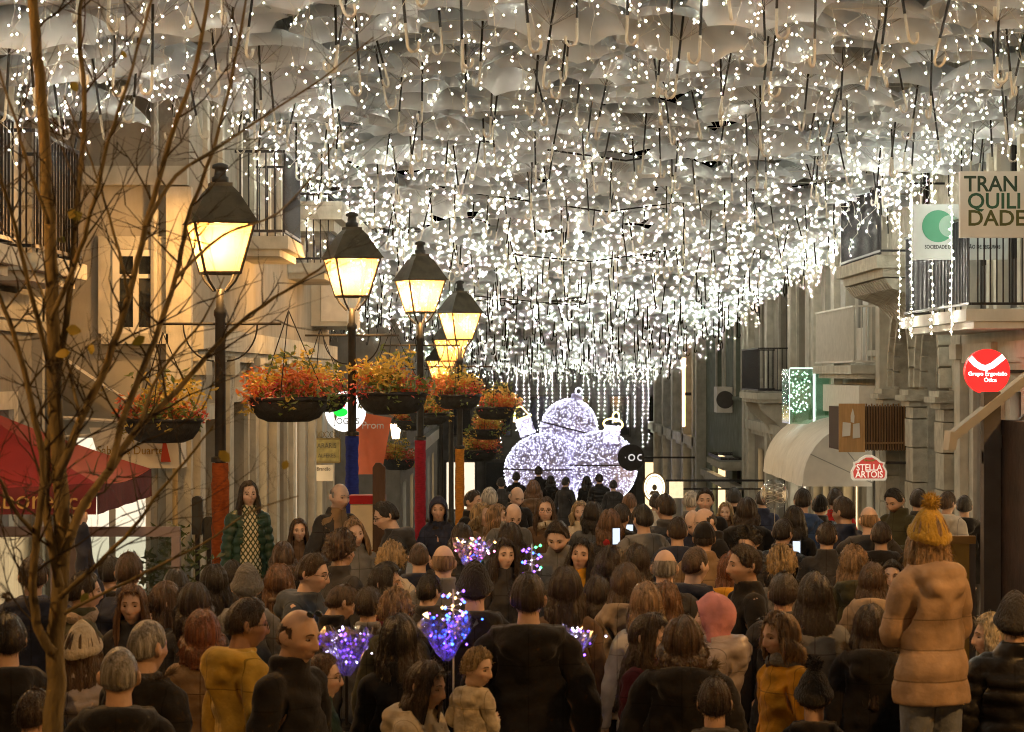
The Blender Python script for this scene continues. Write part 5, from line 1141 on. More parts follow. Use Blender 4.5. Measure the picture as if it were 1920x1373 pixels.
def flyaways(V, Fc, n, seed, ln=.035):
    r = np.random.default_rng(seed); idx = r.integers(0, len(Fc), n); W = []; G = []
    for j in idx:
        f = Fc[j]; p = V[list(f)].mean(0); nrm = p/np.linalg.norm(p); d = nrm*r.uniform(.1, .55) + np.array([0, 0, -.7]) + r.normal(0, .45, 3); d /= np.linalg.norm(d); d2 = d + np.array([0, 0, -.5]) + r.normal(0, .3, 3); d2 /= np.linalg.norm(d2)
        L = ln*r.uniform(.5, 1.6); s = np.cross(d, nrm); s = s/(np.linalg.norm(s)+1e-6)*.0014; k = len(W)
        m = p + d*L*.5 + nrm*.006; W += [p - s, p + s, m + s*.8, m - s*.8, m + d2*L*.5]; G += [(k, k+1, k+2, k+3), (k+3, k+2, k+4)]
    return np.array(W), G
def cap_mesh(kind, seed):
    r = np.random.default_rng(seed); nc = 44; nr = 14; lon = np.linspace(-np.pi, np.pi, nc, endpoint=False); al = np.abs(lon)
    low = {'beanie': np.interp(al, [0, .8, 1.5, np.pi], [.36, .30, -.02, -.25]), 'cap': np.interp(al, [0, .9, 1.5, np.pi], [.42, .36, .16, .02]), 'hood': np.interp(al, [0, .5, .8, 1.0, 1.3, np.pi], [.62, .56, .2, -.5, -.9, -.93])}[kind]
    th = np.arccos(low); V = []
    for i in range(nr+1):
        t = i/nr; a = t*th; cd = np.stack([np.sin(a)*np.sin(lon), -np.sin(a)*np.cos(lon), np.cos(a)], 1); o = {'beanie': .024, 'cap': .016, 'hood': .02}[kind] + .002*np.sin(lon*nc/2)
        if kind == 'beanie':
            if t > .78: o = o + .009
            o = o + .028*max(0, 1-t*2.0)**1.3 + .006*np.sin(lon*2+seed)*(1-t)
        if kind == 'hood': o = o + .016*max(0, 1-t*2)*(.5-.5*np.cos(lon-np.pi)) + .016*(al > 2)*np.exp(-((t-.45)/.25)**2) + .010*(t > .9) + .006*np.sin(lon*3+seed)*t
        if i == nr: o = o - .012
        rr = head_r(cd) if kind != 'hood' else np.minimum(head_r(cd), .118); pp = cd*(rr + o)[:, None]
        if kind == 'hood':
            hr = np.hypot(pp[:, 0], pp[:, 1]); k_ = np.where(pp[:, 2] < .02, np.maximum(hr, .088 + .010*np.sin(lon*4+seed))/np.maximum(hr, 1e-4), 1); k_ = np.where(cd[:, 2] < .3, k_, 1); pp[:, 0] *= k_; pp[:, 1] *= k_; pp[:, 2] = np.where(pp[:, 2] < 0, pp[:, 2]*1.35, pp[:, 2])
        V.append(pp)
    V = np.concatenate(V); Fc = [(i*nc+k, i*nc+(k+1) % nc, (i+1)*nc+(k+1) % nc, (i+1)*nc+k) for i in range(nr) for k in range(nc)]
    if kind == 'cap':
        n = len(V); q = []
        for k in range(9):
            a = -.9 + 1.8*k/8; c = head_r(np.array([[math.sin(a)*.9, -math.cos(a)*.9, .4]]))[0] + .01
            q += [(math.sin(a)*c*.92, -math.cos(a)*c*.92, .05), (math.sin(a)*c*.8, -math.cos(a)*(c*.92) - .065*math.cos(a*1.6), .038)]
        V = np.concatenate([V, np.array(q)]); Fc = Fc + [(n+2*k, n+2*k+2, n+2*k+3, n+2*k+1) for k in range(8)]
    return V, Fc
def pompom(seed, c=(0, .02, .185), R=.052):
    r = np.random.default_rng(seed); W = []; G = []; c = np.array(c)
    sv, sf = sph(14, 9); W = list(sv*R*.72 + c); G = list(sf)
    for _ in range(420):
        d = r.normal(0, 1, 3); d /= np.linalg.norm(d); s = np.cross(d, r.normal(0, 1, 3)); s = s/np.linalg.norm(s)*.0045; L = R*r.uniform(.85, 1.25); k = len(W); p = c + d*R*.5; W += [p-s, p+s, c+d*L]; G.append((k, k+1, k+2))
    return np.array(W), G
def scarf_mesh():
    mb = MB(); pts = []; R = []
    for t in np.linspace(0, 2*math.pi, 22): pts.append((.088*math.sin(t), .008-.085*math.cos(t), 1.482 + .014*math.sin(t*2+1) + .012*math.cos(t))); R.append(.036 + .006*math.sin(t*5))
    mb.tube(pts, R, 9, False); return np.array([tuple(v) for v in mb.V]), mb.F
SCARF = scarf_mesh()
# ---- materials for people
def skin_mat():
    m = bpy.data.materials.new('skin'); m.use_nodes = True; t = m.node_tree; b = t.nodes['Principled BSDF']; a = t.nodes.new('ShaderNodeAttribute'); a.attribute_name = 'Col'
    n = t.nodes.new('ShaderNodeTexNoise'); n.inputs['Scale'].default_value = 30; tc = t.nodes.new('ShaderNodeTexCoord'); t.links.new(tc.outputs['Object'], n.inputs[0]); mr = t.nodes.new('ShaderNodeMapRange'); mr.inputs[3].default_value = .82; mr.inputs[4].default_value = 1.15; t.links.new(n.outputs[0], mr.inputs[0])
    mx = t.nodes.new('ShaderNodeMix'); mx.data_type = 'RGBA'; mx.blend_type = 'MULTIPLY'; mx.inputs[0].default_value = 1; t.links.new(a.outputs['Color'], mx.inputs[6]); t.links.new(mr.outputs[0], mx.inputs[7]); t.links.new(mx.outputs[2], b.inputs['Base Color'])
    b.inputs['Roughness'].default_value = .48; b.inputs['Specular IOR Level'].default_value = .4; return m
M_SKIN = skin_mat(); M_EYEW = mat('eye white', (.24, .2, .17), .2, .02); M_IRIS = mat('dark iris', (.02, .013, .008), .15, .02)
HAIRC = {'black': (.012, .009, .007), 'dark': (.026, .016, .010), 'brown': (.065, .037, .02), 'chestnut': (.14, .07, .032), 'auburn': (.17, .06, .024), 'lightbrown': (.24, .15, .075), 'blonde': (.33, .23, .11), 'pale': (.48, .42, .30), 'grey': (.22, .21, .19), 'white': (.45, .43, .39)}
def hair_mat(c): return mat('hair ' + c, HAIRC[c], .38, .85, 8, .8, 24, spec=.6, stretch=(8, 8, .4))
CLOTH = {'black': (.014, .013, .013), 'charcoal': (.045, .043, .043), 'navy': (.026, .032, .06), 'grey': (.16, .16, .155), 'midgrey': (.13, .13, .125), 'brown': (.12, .075, .045), 'tan': (.26, .17, .09), 'beige': (.36, .27, .18), 'cream': (.55, .48, .36), 'white': (.6, .57, .5), 'mustard': (.50, .32, .05), 'yellow': (.62, .30, .02), 'red': (.42, .02, .02), 'burgundy': (.09, .014, .02), 'green': (.025, .06, .038), 'olive': (.06, .058, .03), 'blue': (.04, .08, .2), 'denim': (.07, .09, .13), 'pink': (.55, .25, .27), 'silver': (.36, .31, .29), 'slate': (.06, .075, .10), 'camel': (.42, .29, .19), 'jean': (.16, .18, .22)}
GLOSSY = {'puffer', 'quilt_parka', 'hip'}
def cloth_mat(c, kind):
    g = kind in GLOSSY
    nm = '%s %s' % (c, ('down ' if kind == 'hip' else 'nylon') if g else 'wool')
    if nm in MATS: return MATS[nm]
    m = mat(nm, CLOTH[c], (.62 if kind == 'hip' else .42) if g else .9, .3, 7, .4 if g else .55, 16, sheen=.0 if g else .12, spec=.35 if g else .2)
    t = m.node_tree; N = t.nodes; L = t.links; b = N['Principled BSDF']; tc = N.new('ShaderNodeTexCoord'); sp = N.new('ShaderNodeSeparateXYZ'); L.new(tc.outputs['Object'], sp.inputs[0])
    def mth(op, a, bb):
        n = N.new('ShaderNodeMath'); n.operation = op
        for i, v in enumerate((a, bb)):
            if isinstance(v, (int, float)): n.inputs[i].default_value = v
            elif v is not None: L.new(v, n.inputs[i])
        return n.outputs[0]
    def line(o_, c_, w_): return mth('LESS_THAN', mth('ABSOLUTE', mth('SUBTRACT', o_, c_), None), w_)
    if kind == 'hip': mask = mth('MAXIMUM', mth('MAXIMUM', line(sp.outputs[2], .93, .004), line(sp.outputs[2], 1.085, .004)), line(sp.outputs[2], 1.24, .003))
    else: mask = mth('MAXIMUM', mth('MAXIMUM', line(sp.outputs[0], 0.0, .0028), line(sp.outputs[2], 1.325, .003)), mth('MAXIMUM', line(mth('ABSOLUTE', sp.outputs[0], None), .172, .0028), line(sp.outputs[2], .86, .004)))
    mx = N.new('ShaderNodeMix'); mx.data_type = 'RGBA'; src = b.inputs['Base Color'].links[0].from_socket; L.new(src, mx.inputs[6]); mx.inputs[7].default_value = (*[v*.5 for v in CLOTH[c]], 1); L.new(mask, mx.inputs[0]); L.new(mx.outputs[2], b.inputs['Base Color'])
    return m
SKINS = {'fair': (.64, .45, .35), 'mid': (.54, .36, .26), 'tan': (.34, .20, .13), 'deep': (.22, .12, .07)}
def paint(V, skin, beard, hd):
    """vertex colours of the rest-pose body: lips, shade painted into the eye sockets, beard, ears"""
    c = np.tile(np.array(SKINS[skin]), (len(V), 1)); p = V - HC
    def g(cx, cy, cz, sx, sy, sz): return np.exp(-((p[:,0]-cx)/sx)**2 - ((p[:,1]-cy)/sy)**2 - ((p[:,2]-cz)/sz)**2)
    lip = np.clip(.85*g(0, -.1, -.064, .022, .04, .008), 0, 1)[:, None]; c = c*(1-lip) + np.array([.38, .15, .12])*lip
    ch = .45*(g(.045, -.075, -.028, .022, .04, .018) + g(-.045, -.075, -.028, .022, .04, .018) + g(0, -.115, -.025, .016, .03, .014))[:, None]; c = c*(1-ch) + c*np.array([1.12, .78, .72])*ch
    ey = np.clip(.45*(g(.032, -.085, .006, .017, .04, .009) + g(-.032, -.085, .006, .017, .04, .009)), 0, 1)[:, None]; c = c*(1-ey) + c*np.array([.62, .5, .46])*ey  # darker eye sockets, shade put into the skin colour
    if beard:
        b = (sstep(.035, .06, -p[:, 2])*(1-sstep(.02, .06, p[:, 1]))*(p[:, 2] > -.15))*beard; b = b*(1 - .8*lip[:, 0]); c = c*(1-b[:, None]) + np.array(HAIRC['dark'])*1.6*b[:, None]
    return np.clip(c, 0, 1)
BODY_CENTER = None
people_n = 0
def pmesh(name, V, Fc, m, parent, smooth=True):
    me = nmesh(name, V, Fc, smooth); me.materials.append(m); return link(name, me, parent)
def make_person(x, y, z, H, yaw, label, hair=('short', 'dark'), coat=('jacket', 'black'), trousers='charcoal', head=(0, 0, 0), arms=('down', 'down'), hat=None, skin='mid', beard=0, glasses=False, lod=0, female=False, child=False, scarf=None, group=None, seed=0, fat=1.0, inner=None, sit=False, pom=False, skirt=None):
    R = random.Random(seed*7 + 3)
    s = H/1.752; hs = 1.0
    if child: hs = 1.0 + .34*(1.75-H)/.75
    o = empty('person', (x, y, z), math.radians(yaw)); o.scale = (s, s, s); tag(o, label, 'person', group or 'people in the crowd')
    hrot = eul(math.radians(head[0]), math.radians(head[1]), math.radians(head[2])); hh = hs*1.01
    A = (ARMS[arms[0]] if isinstance(arms[0], str) else arms[0], ARMS[arms[1]] if isinstance(arms[1], str) else arms[1])
    A = tuple(tuple(tuple(c + R.gauss(0, .05) for c in v) for v in a) for a in A)
    wide = (.93 if female else 1.02)*(fat if not child else .95*fat)
    BV, BF = (BODY[0], BODY[1]) if lod == 0 else BODY_L
    me = nmesh('body', pose(BV, A, hrot, wide, hh, sit), BF, True); me.materials.append(M_SKIN)
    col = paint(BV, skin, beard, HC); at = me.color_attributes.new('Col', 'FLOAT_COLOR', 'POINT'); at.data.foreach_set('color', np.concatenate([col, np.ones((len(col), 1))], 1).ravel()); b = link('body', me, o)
    # coat
    kind, cc = coat; CV, CF = COATS[kind][:2] if lod < 1 else COATS_L[kind]
    nz = CV*np.array([1, 1, 1]); ph = R.uniform(0, 9); arm = np.abs(CV[:, 0]) > .2
    wr = np.zeros(len(CV)); rn = np.random.default_rng(seed + 11)
    for q_ in range(8):
        kv = rn.normal(0, 1, 3)*np.array([22, 20, 26]) + np.array([0, 0, rn.choice([-1, 1])*14]); wr += (.0036 if lod == 0 else .0026)*np.sin(CV @ kv + rn.uniform(0, 6.28) + 1.2*np.sin(CV @ (rn.normal(0, 1, 3)*9)))
    rad = np.stack([CV[:, 0]*.5, CV[:, 1], np.zeros(len(CV))], 1); rad /= (np.linalg.norm(rad, axis=1)[:, None] + 1e-5); nz = CV + rad*wr[:, None]
    if inner:   # open front: cut a widening slit and show the jumper
        f2 = []
        for f in CF:
            c = CV[list(f)].mean(0)
            if c[1] < 0 and abs(c[0]) < .075 + .05*sstep(1.4, .8, c[2]) and c[2] < 1.6: continue
            f2.append(f)
        CFu = f2
    else: CFu = CF
    cm = cloth_mat(cc, kind); co = pmesh('coat', pose(nz, A, np.array(eul(0, 0, 0)), wide, 1.0, sit), CFu, cm, o)
    if inner:
        IV, IF = COATS_L['jacket']; q = (IV - [0, 0, 1.2])*np.array([.955, .955, .99]) + [0, 0, 1.2]; keep = [f for f in IF if abs(IV[list(f)].mean(0)[0]) < .19]; pmesh('jumper', pose(q, A, np.array(eul(0,0,0)), wide, 1.0), keep, inner if not isinstance(inner, str) else cloth_mat(inner, 'jacket'), o)
    if 1:
        pmesh('trousers', pose(TROU[0], A, hrot, wide, 1, sit), TROU[1], cloth_mat(trousers, 'jacket'), o)
        for sd in (1, -1): pmesh('shoe', pose(SHOE[sd][0], A, hrot, wide, 1, sit), SHOE[sd][1], mat('dark shoe leather', (.02, .016, .013), .5, .2), o)
    if skirt:
        sk = MB(); etube(sk, [(0,0,.42), (0,0,.55), (0,0,.75), (0,0,.9), (0,0,1.0)], [(.185,.16), (.186,.155), (.182,.14), (.176,.128), (.15,.115)], 22); pmesh('skirt', np.array([tuple(v) for v in sk.V]), sk.F, cloth_mat(skirt, 'jacket'), o)
    # hair and hats
    if hair and hair[0] != 'none':
        hv, hf = hair_mesh(hair[0], seed, R.uniform(.9, 1.15))
        if hat in ('beanie', 'hood', 'cap'):
            lim = .02 if hat != 'hood' else 9
            if hair[0] in ('short', 'buzz', 'curly', 'messy', 'balding', 'bun', 'pony') or hat == 'hood': hf = [f for f in hf if hv[list(f)].mean(0)[2] < (.0 if hat != 'hood' else -9)]
            else:
                nrm = np.linalg.norm(hv, axis=1); hv = hv*np.where(hv[:, 2] > -.015, .70, 1)[:, None]
        if hf:
            if hat and hair[0] in ('long', 'bob', 'wavy'): hfw = [f for f in hf if hv[list(f)].mean(0)[2] < -.03]
            else: hfw = hf
            ho = pmesh('hair', to_head(hv, hrot, hh), hf, hair_mat(hair[1]), o)
            if lod == 0 and hair[0] not in ('buzz',):
                wv, wf = flyaways(hv, hfw, 520 if hair[0] != 'balding' else 70, seed, .04 if hair[0] in ('long', 'wavy', 'curly', 'bob') else .02); tag(pmesh('loose_strands', to_head(wv, hrot, hh), wf, hair_mat(hair[1]), ho, False), kind='stuff')
    if hat:
        hk, hc = (hat, 'charcoal') if isinstance(hat, str) else hat
    if hat:
        kk = hat[0] if not isinstance(hat, str) else hat
        hv, hf = cap_mesh(kk, seed); hm = mat('knit ' + hc, CLOTH[hc], .95, .2, 20, .9, 70, sheen=.2, stretch=(1, 1, .5)) if kk == 'beanie' else cloth_mat(hc, 'jacket'); ho = pmesh({'beanie': 'knitted_hat', 'cap': 'cap', 'hood': 'raised_hood'}[kk], to_head(hv, hrot, hh), hf, hm, o)
        if pom: wv, wf = pompom(seed); pmesh('pompom', to_head(wv, hrot, hh), wf, hm, ho, False)
    if kind in ('parka', 'quilt_parka') and lod == 0 and cc in ('black', 'olive', 'navy', 'brown'):
        rn = np.random.default_rng(seed); W_ = []; G_ = []
        for _ in range(700):
            t_ = rn.uniform(-2.0, 2.0); c_ = np.array([.122*math.sin(t_)*1.12, .012 + .125*math.cos(t_), 1.52 - .03*math.cos(t_)]); d_ = rn.normal(0, 1, 3) + np.array([math.sin(t_), math.cos(t_), .8])*1.2; d_ /= np.linalg.norm(d_); s_ = np.cross(d_, rn.normal(0, 1, 3)); s_ = s_/np.linalg.norm(s_)*.002; k_ = len(W_); W_ += [c_ - s_, c_ + s_, c_ + d_*rn.uniform(.03, .06)]; G_.append((k_, k_+1, k_+2))
        tag(pmesh('fur_trim', np.array(W_)*np.array([wide, 1, 1]), G_, mat('fur trim', (.10, .075, .05), .9, .4, 20), co, False), kind='stuff')
    if scarf: pmesh('scarf', pose(SCARF[0], A, np.array(eul(0,0,0)), wide, 1), SCARF[1], mat('knit ' + scarf, CLOTH[scarf], .95, .2, 20, .9, 70, sheen=.2), o)
    # face details where the face can be seen
    vis_yaw = ((yaw + head[0] + 180) % 360) - 180
    if abs(vis_yaw) < 125:
        for sd in (1, -1):
            ev, ef = sph(12, 8); e = ev*np.array([.0118, .0122, .0056]) + np.array([sd*.032, -.0735, .006]); eo = pmesh('eye', to_head(e, hrot, hh), ef, M_EYEW, o)
            iv = ev*np.array([.0066, .004, .0048]) + np.array([sd*.032, -.0838, .006]); pmesh('iris', to_head(iv, hrot, hh), ef, M_IRIS, eo)
            q = []; 
            for k in range(7):
                u = k/6; xx = .014 + .036*u; zz = .026 + .007*math.sin(u*2.6) - .004*u; d = np.array([[sd*xx, -.09 + .5*xx*xx*8, zz]]); d = d/np.linalg.norm(d); rr = head_r(d)[0] + .0012; wd = .0042*(1-.5*u)
                q += [d[0]*rr + np.array([0, 0, wd]), d[0]*rr - np.array([0, 0, wd])]
            pmesh('eyebrow', to_head(np.array(q), hrot, hh), [(2*k, 2*k+2, 2*k+3, 2*k+1) for k in range(6)], hair_mat(hair[1] if hair and hair[1] not in ('pale', 'blonde', 'white') else 'brown') if hair else hair_mat('dark'), o)
    if glasses:
        g = MB()
        for sd in (1, -1):
            g.tube([(sd*.033 + .023*math.cos(t), -.101, .004 + .018*math.sin(t)) for t in np.linspace(0, 6.283, 17)], .0018, 5, False); g.tube([(sd*.056, -.1, .008), (sd*.078, -.05, .01), (sd*.079, .01, .008)], .0016, 5, False)
        g.tube([(-.01, -.102, .008), (.01, -.102, .008)], .0016, 5, False); pmesh('glasses', to_head(np.array([tuple(v) for v in g.V]), hrot, hh), g.F, M_IRON, o)
    return o
# ================================================================== THE CROWD
# (head px, head py, head height px, stature, yaw, hair, coat, label, options)
K = dict
CROWD = [
 (465, 928, 47, 1.66, 12, ('long', 'dark'), ('puffer', 'green'), 'woman in patterned jumper, white skirt and open green puffer beside the orange sleeved lamp', K(female=True, inner='PATTERN', trousers='white', skirt='white', h0=.22, skin='fair', arms=('down', 'down'))),
 (560, 1000, 41, 1.30, 5, ('long', 'brown'), ('jacket', 'brown'), 'girl with long brown hair and dark coat in front of the doorway', K(female=True, child=True, skin='fair', h0=.1)),
 (632, 932, 52, 1.76, 28, ('balding', 'grey'), ('jacket', 'charcoal'), 'bald stubbled man in open dark jacket beside the blue sleeved lamp', K(inner='tan', h0=.1, beard=.25, skin='fair', head=(10, 5, 0))),
 (667, 1000, 52, 1.64, 15, ('long', 'lightbrown'), ('jacket', 'grey'), 'smiling woman with light brown hair, head tilted, below the blue sleeve', K(female=True, skin='fair', head=(5, 5, -12))),
 (575, 1076, 62, 1.76, 62, ('short', 'dark'), ('hoodie', 'slate'), 'man with glasses in slate blue hooded jacket turning to the right', K(glasses=True, skin='fair', head=(8, 8, 0))),
 (546, 1192, 100, 1.78, 52, ('balding', 'brown'), ('jacket', 'black'), 'tall balding man in black jacket with sunglasses pushed up on his head', K(skin='mid', head=(0, 8, 0), shades=True)),
 (597, 1272, 85, 1.50, 80, ('short', 'brown'), ('jacket', 'green'), 'short person with glasses in dark green jacket below the tall balding man', K(glasses=True, skin='fair')),
 (452, 1172, 84, 1.74, 115, ('short', 'dark'), ('hoodie', 'mustard'), 'dark haired man in mustard hoodie with the hood down', K(glasses=True, skin='tan', head=(-12, 4, 0))),
 (379, 1192, 82, 1.62, 175, ('bob', 'auburn'), ('jacket', 'tan'), 'person with dark red bob in tan coat beside the mustard hoodie', K(female=True)),
 (271, 1217, 96, 1.76, 140, ('buzz', 'grey'), ('jacket', 'black'), 'man with cropped grey hair and visible ear in black jacket', K(skin='mid')),
 (223, 1272, 106, 1.72, 176, ('buzz', 'grey'), ('jacket', 'black'), 'grey haired man seen from behind in black coat beside the tree trunk', K(skin='mid', hv=1.6)),
 (150, 1225, 86, 1.62, 150, ('long', 'brown'), ('puffer', 'silver'), 'woman in cream knitted hat and pinkish puffer behind the tree trunk', K(female=True, hat=('beanie', 'cream'))),
 (14, 1205, 90, 1.68, 185, ('short', 'black'), ('jacket', 'black'), 'black haired person in black coat at the terrace screen', K()),
 (250, 1136, 62, 1.62, -12, ('long', 'chestnut'), ('jacket', 'charcoal'), 'brown haired woman facing the street in shadow behind the grey haired men', K(female=True, skin='mid')),
 (306, 1132, 62, 1.62, 110, ('long', 'brown'), ('jacket', 'black'), 'woman with brown hair turned sideways, next to the shadowed woman', K(female=True)),
 (243, 1076, 56, 1.76, 165, ('short', 'brown'), ('jacket', 'navy'), 'man with one arm raised high in front of the glazed screen', K(arms=('up', 'down'), head=(0, -14, 0))),
 (204, 1078, 52, 1.68, 180, ('short', 'black'), ('jacket', 'black'), 'black haired person beside the man with the raised arm', K()),
 (152, 1112, 60, 1.72, 100, ('short', 'dark'), ('jacket', 'olive'), 'man in olive jacket with pale scarf behind the tree', K(scarf='beige', arms=('down', 'phone'), phone=True)),
 (365, 1137, 66, 1.66, 178, ('bob', 'dark'), ('long', 'charcoal'), 'dark haired woman from behind in charcoal coat, above the auburn bob', K(female=True)),
 (402, 1096, 56, 1.64, 182, ('long', 'black'), ('jacket', 'black'), 'black haired woman from behind below the orange sleeve', K(female=True)),
 (434, 1083, 46, 1.60, 170, ('short', 'black'), ('jacket', 'charcoal'), 'dark haired person just right of the orange sleeve', K()),
 (426, 1126, 46, 1.25, 175, ('short', 'brown'), ('puffer', 'cream'), 'child in white knitted hat and cream coat', K(child=True, hat=('beanie', 'white'))),
 (463, 1106, 62, 1.66, 178, ('short', 'grey'), ('jacket', 'grey'), 'person in grey knitted hat seen from behind', K(hat=('beanie', 'midgrey'))),
 (521, 1096, 60, 1.64, 165, ('long', 'chestnut'), ('jacket', 'brown'), 'chestnut haired woman from behind, left of the man in slate blue', K(female=True)),
 (531, 1048, 46, 1.58, 178, ('bob', 'brown'), ('jacket', 'black'), 'brown bobbed head in front of the girl at the doorway', K(female=True)),
 (622, 1128, 56, 1.60, 120, ('short', 'brown'), ('jacket', 'black'), 'person in black looking down at a phone beside the burgundy coat', K(arms=('phone', 'phone'), head=(0, 22, 0), phone=True)),
 (636, 1037, 58, 1.74, 130, ('curly', 'brown'), ('jacket', 'charcoal'), 'curly haired man in charcoal jacket before the smiling woman', K(skin='mid')),
 (62, 1085, 66, 1.74, 175, ('short', 'dark'), ('parka', 'navy'), 'broad person in navy parka behind the tree', K(fat=1.15)),
 (736, 966, 54, 1.74, -82, ('short', 'black'), ('hoodie', 'charcoal'), 'man in glasses and dark hooded jacket looking down to the left', K(glasses=True, head=(0, 16, 0), skin='fair')),
 (733, 1056, 56, 1.60, 160, ('curly', 'blonde'), ('jacket', 'cream'), 'blonde short haired woman in cream coat', K(female=True)),
 (786, 1048, 50, 1.62, 180, ('buzz', 'brown'), ('jacket', 'navy'), 'person with cropped brown hair beside the blonde in cream', K(hv=1.3)),
 (718, 1096, 70, 1.64, 75, ('long', 'black'), ('jacket', 'burgundy'), 'woman with long black hair in burgundy coat', K(female=True, skin='mid')),
 (741, 1152, 66, 1.58, 175, ('curly', 'lightbrown'), ('parka', 'olive'), 'curly fair haired person in olive parka beside the lit bouquet', K(female=True)),
 (748, 1205, 100, 1.66, 178, ('long', 'black'), ('long', 'black'), 'woman with very long black hair and long black coat from behind', K(female=True)),
 (786, 1285, 88, 1.52, 62, ('long', 'dark'), ('parka', 'cream'), 'dark haired woman in cream fleece holding a toddler', K(female=True, skin='mid', arms=('hold', 'hold'), head=(0, 10, 0))),
 (991, 1127, 94, 1.80, 180, ('short', 'dark'), ('hoodie', 'black'), 'broad man in black jacket seen from behind in the middle of the crowd', K(fat=1.18, skin='mid')),
 (890, 1108, 88, 1.70, 180, ('short', 'black'), ('jacket', 'black'), 'person in black knitted hat and coat among the coloured lights', K(hat=('beanie', 'black'), arms=('front', 'front'))),
 (801, 1112, 58, 1.58, 150, ('short', 'black'), ('jacket', 'charcoal'), 'short dark haired person behind the black knitted hat', K(skin='fair')),
 (831, 1058, 66, 1.74, 175, ('balding', 'lightbrown'), ('jacket', 'grey'), 'bald man from behind below the hooded child', K(skin='fair')),
 (943, 1042, 58, 1.62, 20, ('long', 'dark'), ('jacket', 'charcoal'), 'dark haired young woman facing out, between the coloured light wands', K(female=True, skin='fair')),
 (1086, 1042, 62, 1.62, -10, ('long', 'black'), ('jacket', 'beige'), 'woman with black hair, beige coat open over orange top', K(female=True, skin='mid', inner='yellow', head=(0, -4, 8))),
 (1050, 1000, 60, 1.78, -12, ('short', 'dark'), ('jacket', 'grey'), 'bearded man in grey jacket looking down', K(beard=1.0, head=(0, 26, 0), skin='fair')),
 (1022, 958, 48, 1.68, 2, ('long', 'brown'), ('jacket', 'brown'), 'laughing woman in glasses with brown shearling coat', K(female=True, glasses=True, scarf='cream', skin='fair')),
 (918, 938, 40, 1.74, 178, ('short', 'white'), ('jacket', 'charcoal'), 'white haired man from behind under the lowest flower basket', K()),
 (964, 928, 40, 1.78, 25, ('balding', 'grey'), ('jacket', 'black'), 'bald man in black bowing his head near the baubles', K(head=(0, 24, 0), skin='fair')),
 (956, 960, 44, 1.72, 20, ('balding', 'brown'), ('jacket', 'midgrey'), 'balding man in light grey looking down at his hands', K(head=(0, 30, 0), skin='fair')),
 (899, 968, 45, 1.62, 55, ('bob', 'blonde'), ('jacket', 'tan'), 'blonde bobbed woman in tan coat turning right', K(female=True, skin='fair')),
 (929, 972, 42, 1.62, 70, ('bob', 'lightbrown'), ('jacket', 'cream'), 'woman in cream coat beside the blonde bob', K(female=True, skin='fair')),
 (955, 1012, 56, 1.62, 178, ('bob', 'dark'), ('long', 'charcoal'), 'dark bobbed woman from behind in front of the balding man', K(female=True)),
 (884, 942, 38, 1.74, 60, ('short', 'dark'), ('jacket', 'black'), 'dark haired man beside the amber sleeved lamp', K(skin='mid')),
 (1088, 962, 34, 1.64, 0, ('bob', 'blonde'), ('jacket', 'cream'), 'blonde woman facing out in the distance', K(female=True, skin='fair')),
 (1112, 967, 42, 1.66, 178, ('bob', 'black'), ('jacket', 'midgrey'), 'black haired person in pale grey coat from behind', K()),
 (1142, 985, 46, 1.64, 178, ('bob', 'chestnut'), ('jacket', 'charcoal'), 'person with bright red scarf from behind', K(female=True, scarf='red')),
 (1163, 972, 42, 1.70, 160, ('short', 'dark'), ('jacket', 'black'), 'dark haired person beyond the red scarf', K(arms=('phone', 'phone'), phone=True)),
 (1060, 1108, 86, 1.66, 182, ('long', 'dark'), ('long', 'brown'), 'woman with long dark hair in brown coat behind the broad man', K(female=True)),
 (1145, 1068, 70, 1.66, 180, ('wavy', 'dark'), ('jacket', 'pink'), 'woman with wavy dark hair in pale pink coat', K(female=True)),
 (1172, 1098, 78, 1.64, 165, ('long', 'brown'), ('jacket', 'beige'), 'brown haired woman in beige coat with a dark bag strap', K(female=True, strap=True)),
 (1194, 1056, 60, 1.64, 182, ('long', 'dark'), ('jacket', 'grey'), 'dark haired woman from behind near the grey sweater', K(female=True)),
 (1207, 976, 48, 1.78, 205, ('short', 'black'), ('hoodie', 'grey'), 'man in grey sweater filming with a raised phone', K(arms=('down', 'phone'), phone=True, fat=1.1)),
 (1250, 956, 48, 1.76, -150, ('short', 'dark'), ('jacket', 'charcoal'), 'dark haired man in charcoal beside the filming man', K(skin='mid')),
 (1322, 940, 42, 1.78, 0, ('short', 'dark'), ('jacket', 'black'), 'man facing out before the dark green house', K(skin='fair')),
 (1295, 943, 38, 1.72, 170, ('short', 'white'), ('jacket', 'grey'), 'silver haired person beyond the man in charcoal', K()),
 (1297, 972, 46, 1.72, 5, ('balding', 'auburn'), ('jacket', 'navy'), 'balding reddish haired man with bowed head', K(head=(0, 32, 0), skin='fair')),
 (1334, 976, 50, 1.74, -60, ('balding', 'dark'), ('jacket', 'black'), 'man with receding dark hair looking down to the left', K(head=(0, 18, 0), skin='fair')),
 (1376, 936, 36, 1.76, 185, ('short', 'black'), ('jacket', 'black'), 'black haired man in the distance below the glass box', K()),
 (1361, 962, 32, 1.62, -8, ('bob', 'blonde'), ('jacket', 'brown'), 'small blonde woman in brown facing out', K(female=True, skin='fair')),
 (1400, 962, 50, 1.70, 178, ('bob', 'dark'), ('parka', 'black'), 'dark bobbed person in black hooded parka', K(fat=1.1)),
 (1320, 1012, 50, 1.74, 176, ('short', 'dark'), ('jacket', 'tan'), 'person in black cap with tan collar from behind', K(hat=('cap', 'black'))),
 (1409, 1012, 46, 1.70, -20, ('curly', 'black'), ('jacket', 'charcoal'), 'curly black haired person in glasses with bowed head', K(glasses=True, head=(0, 26, 0), skin='fair')),
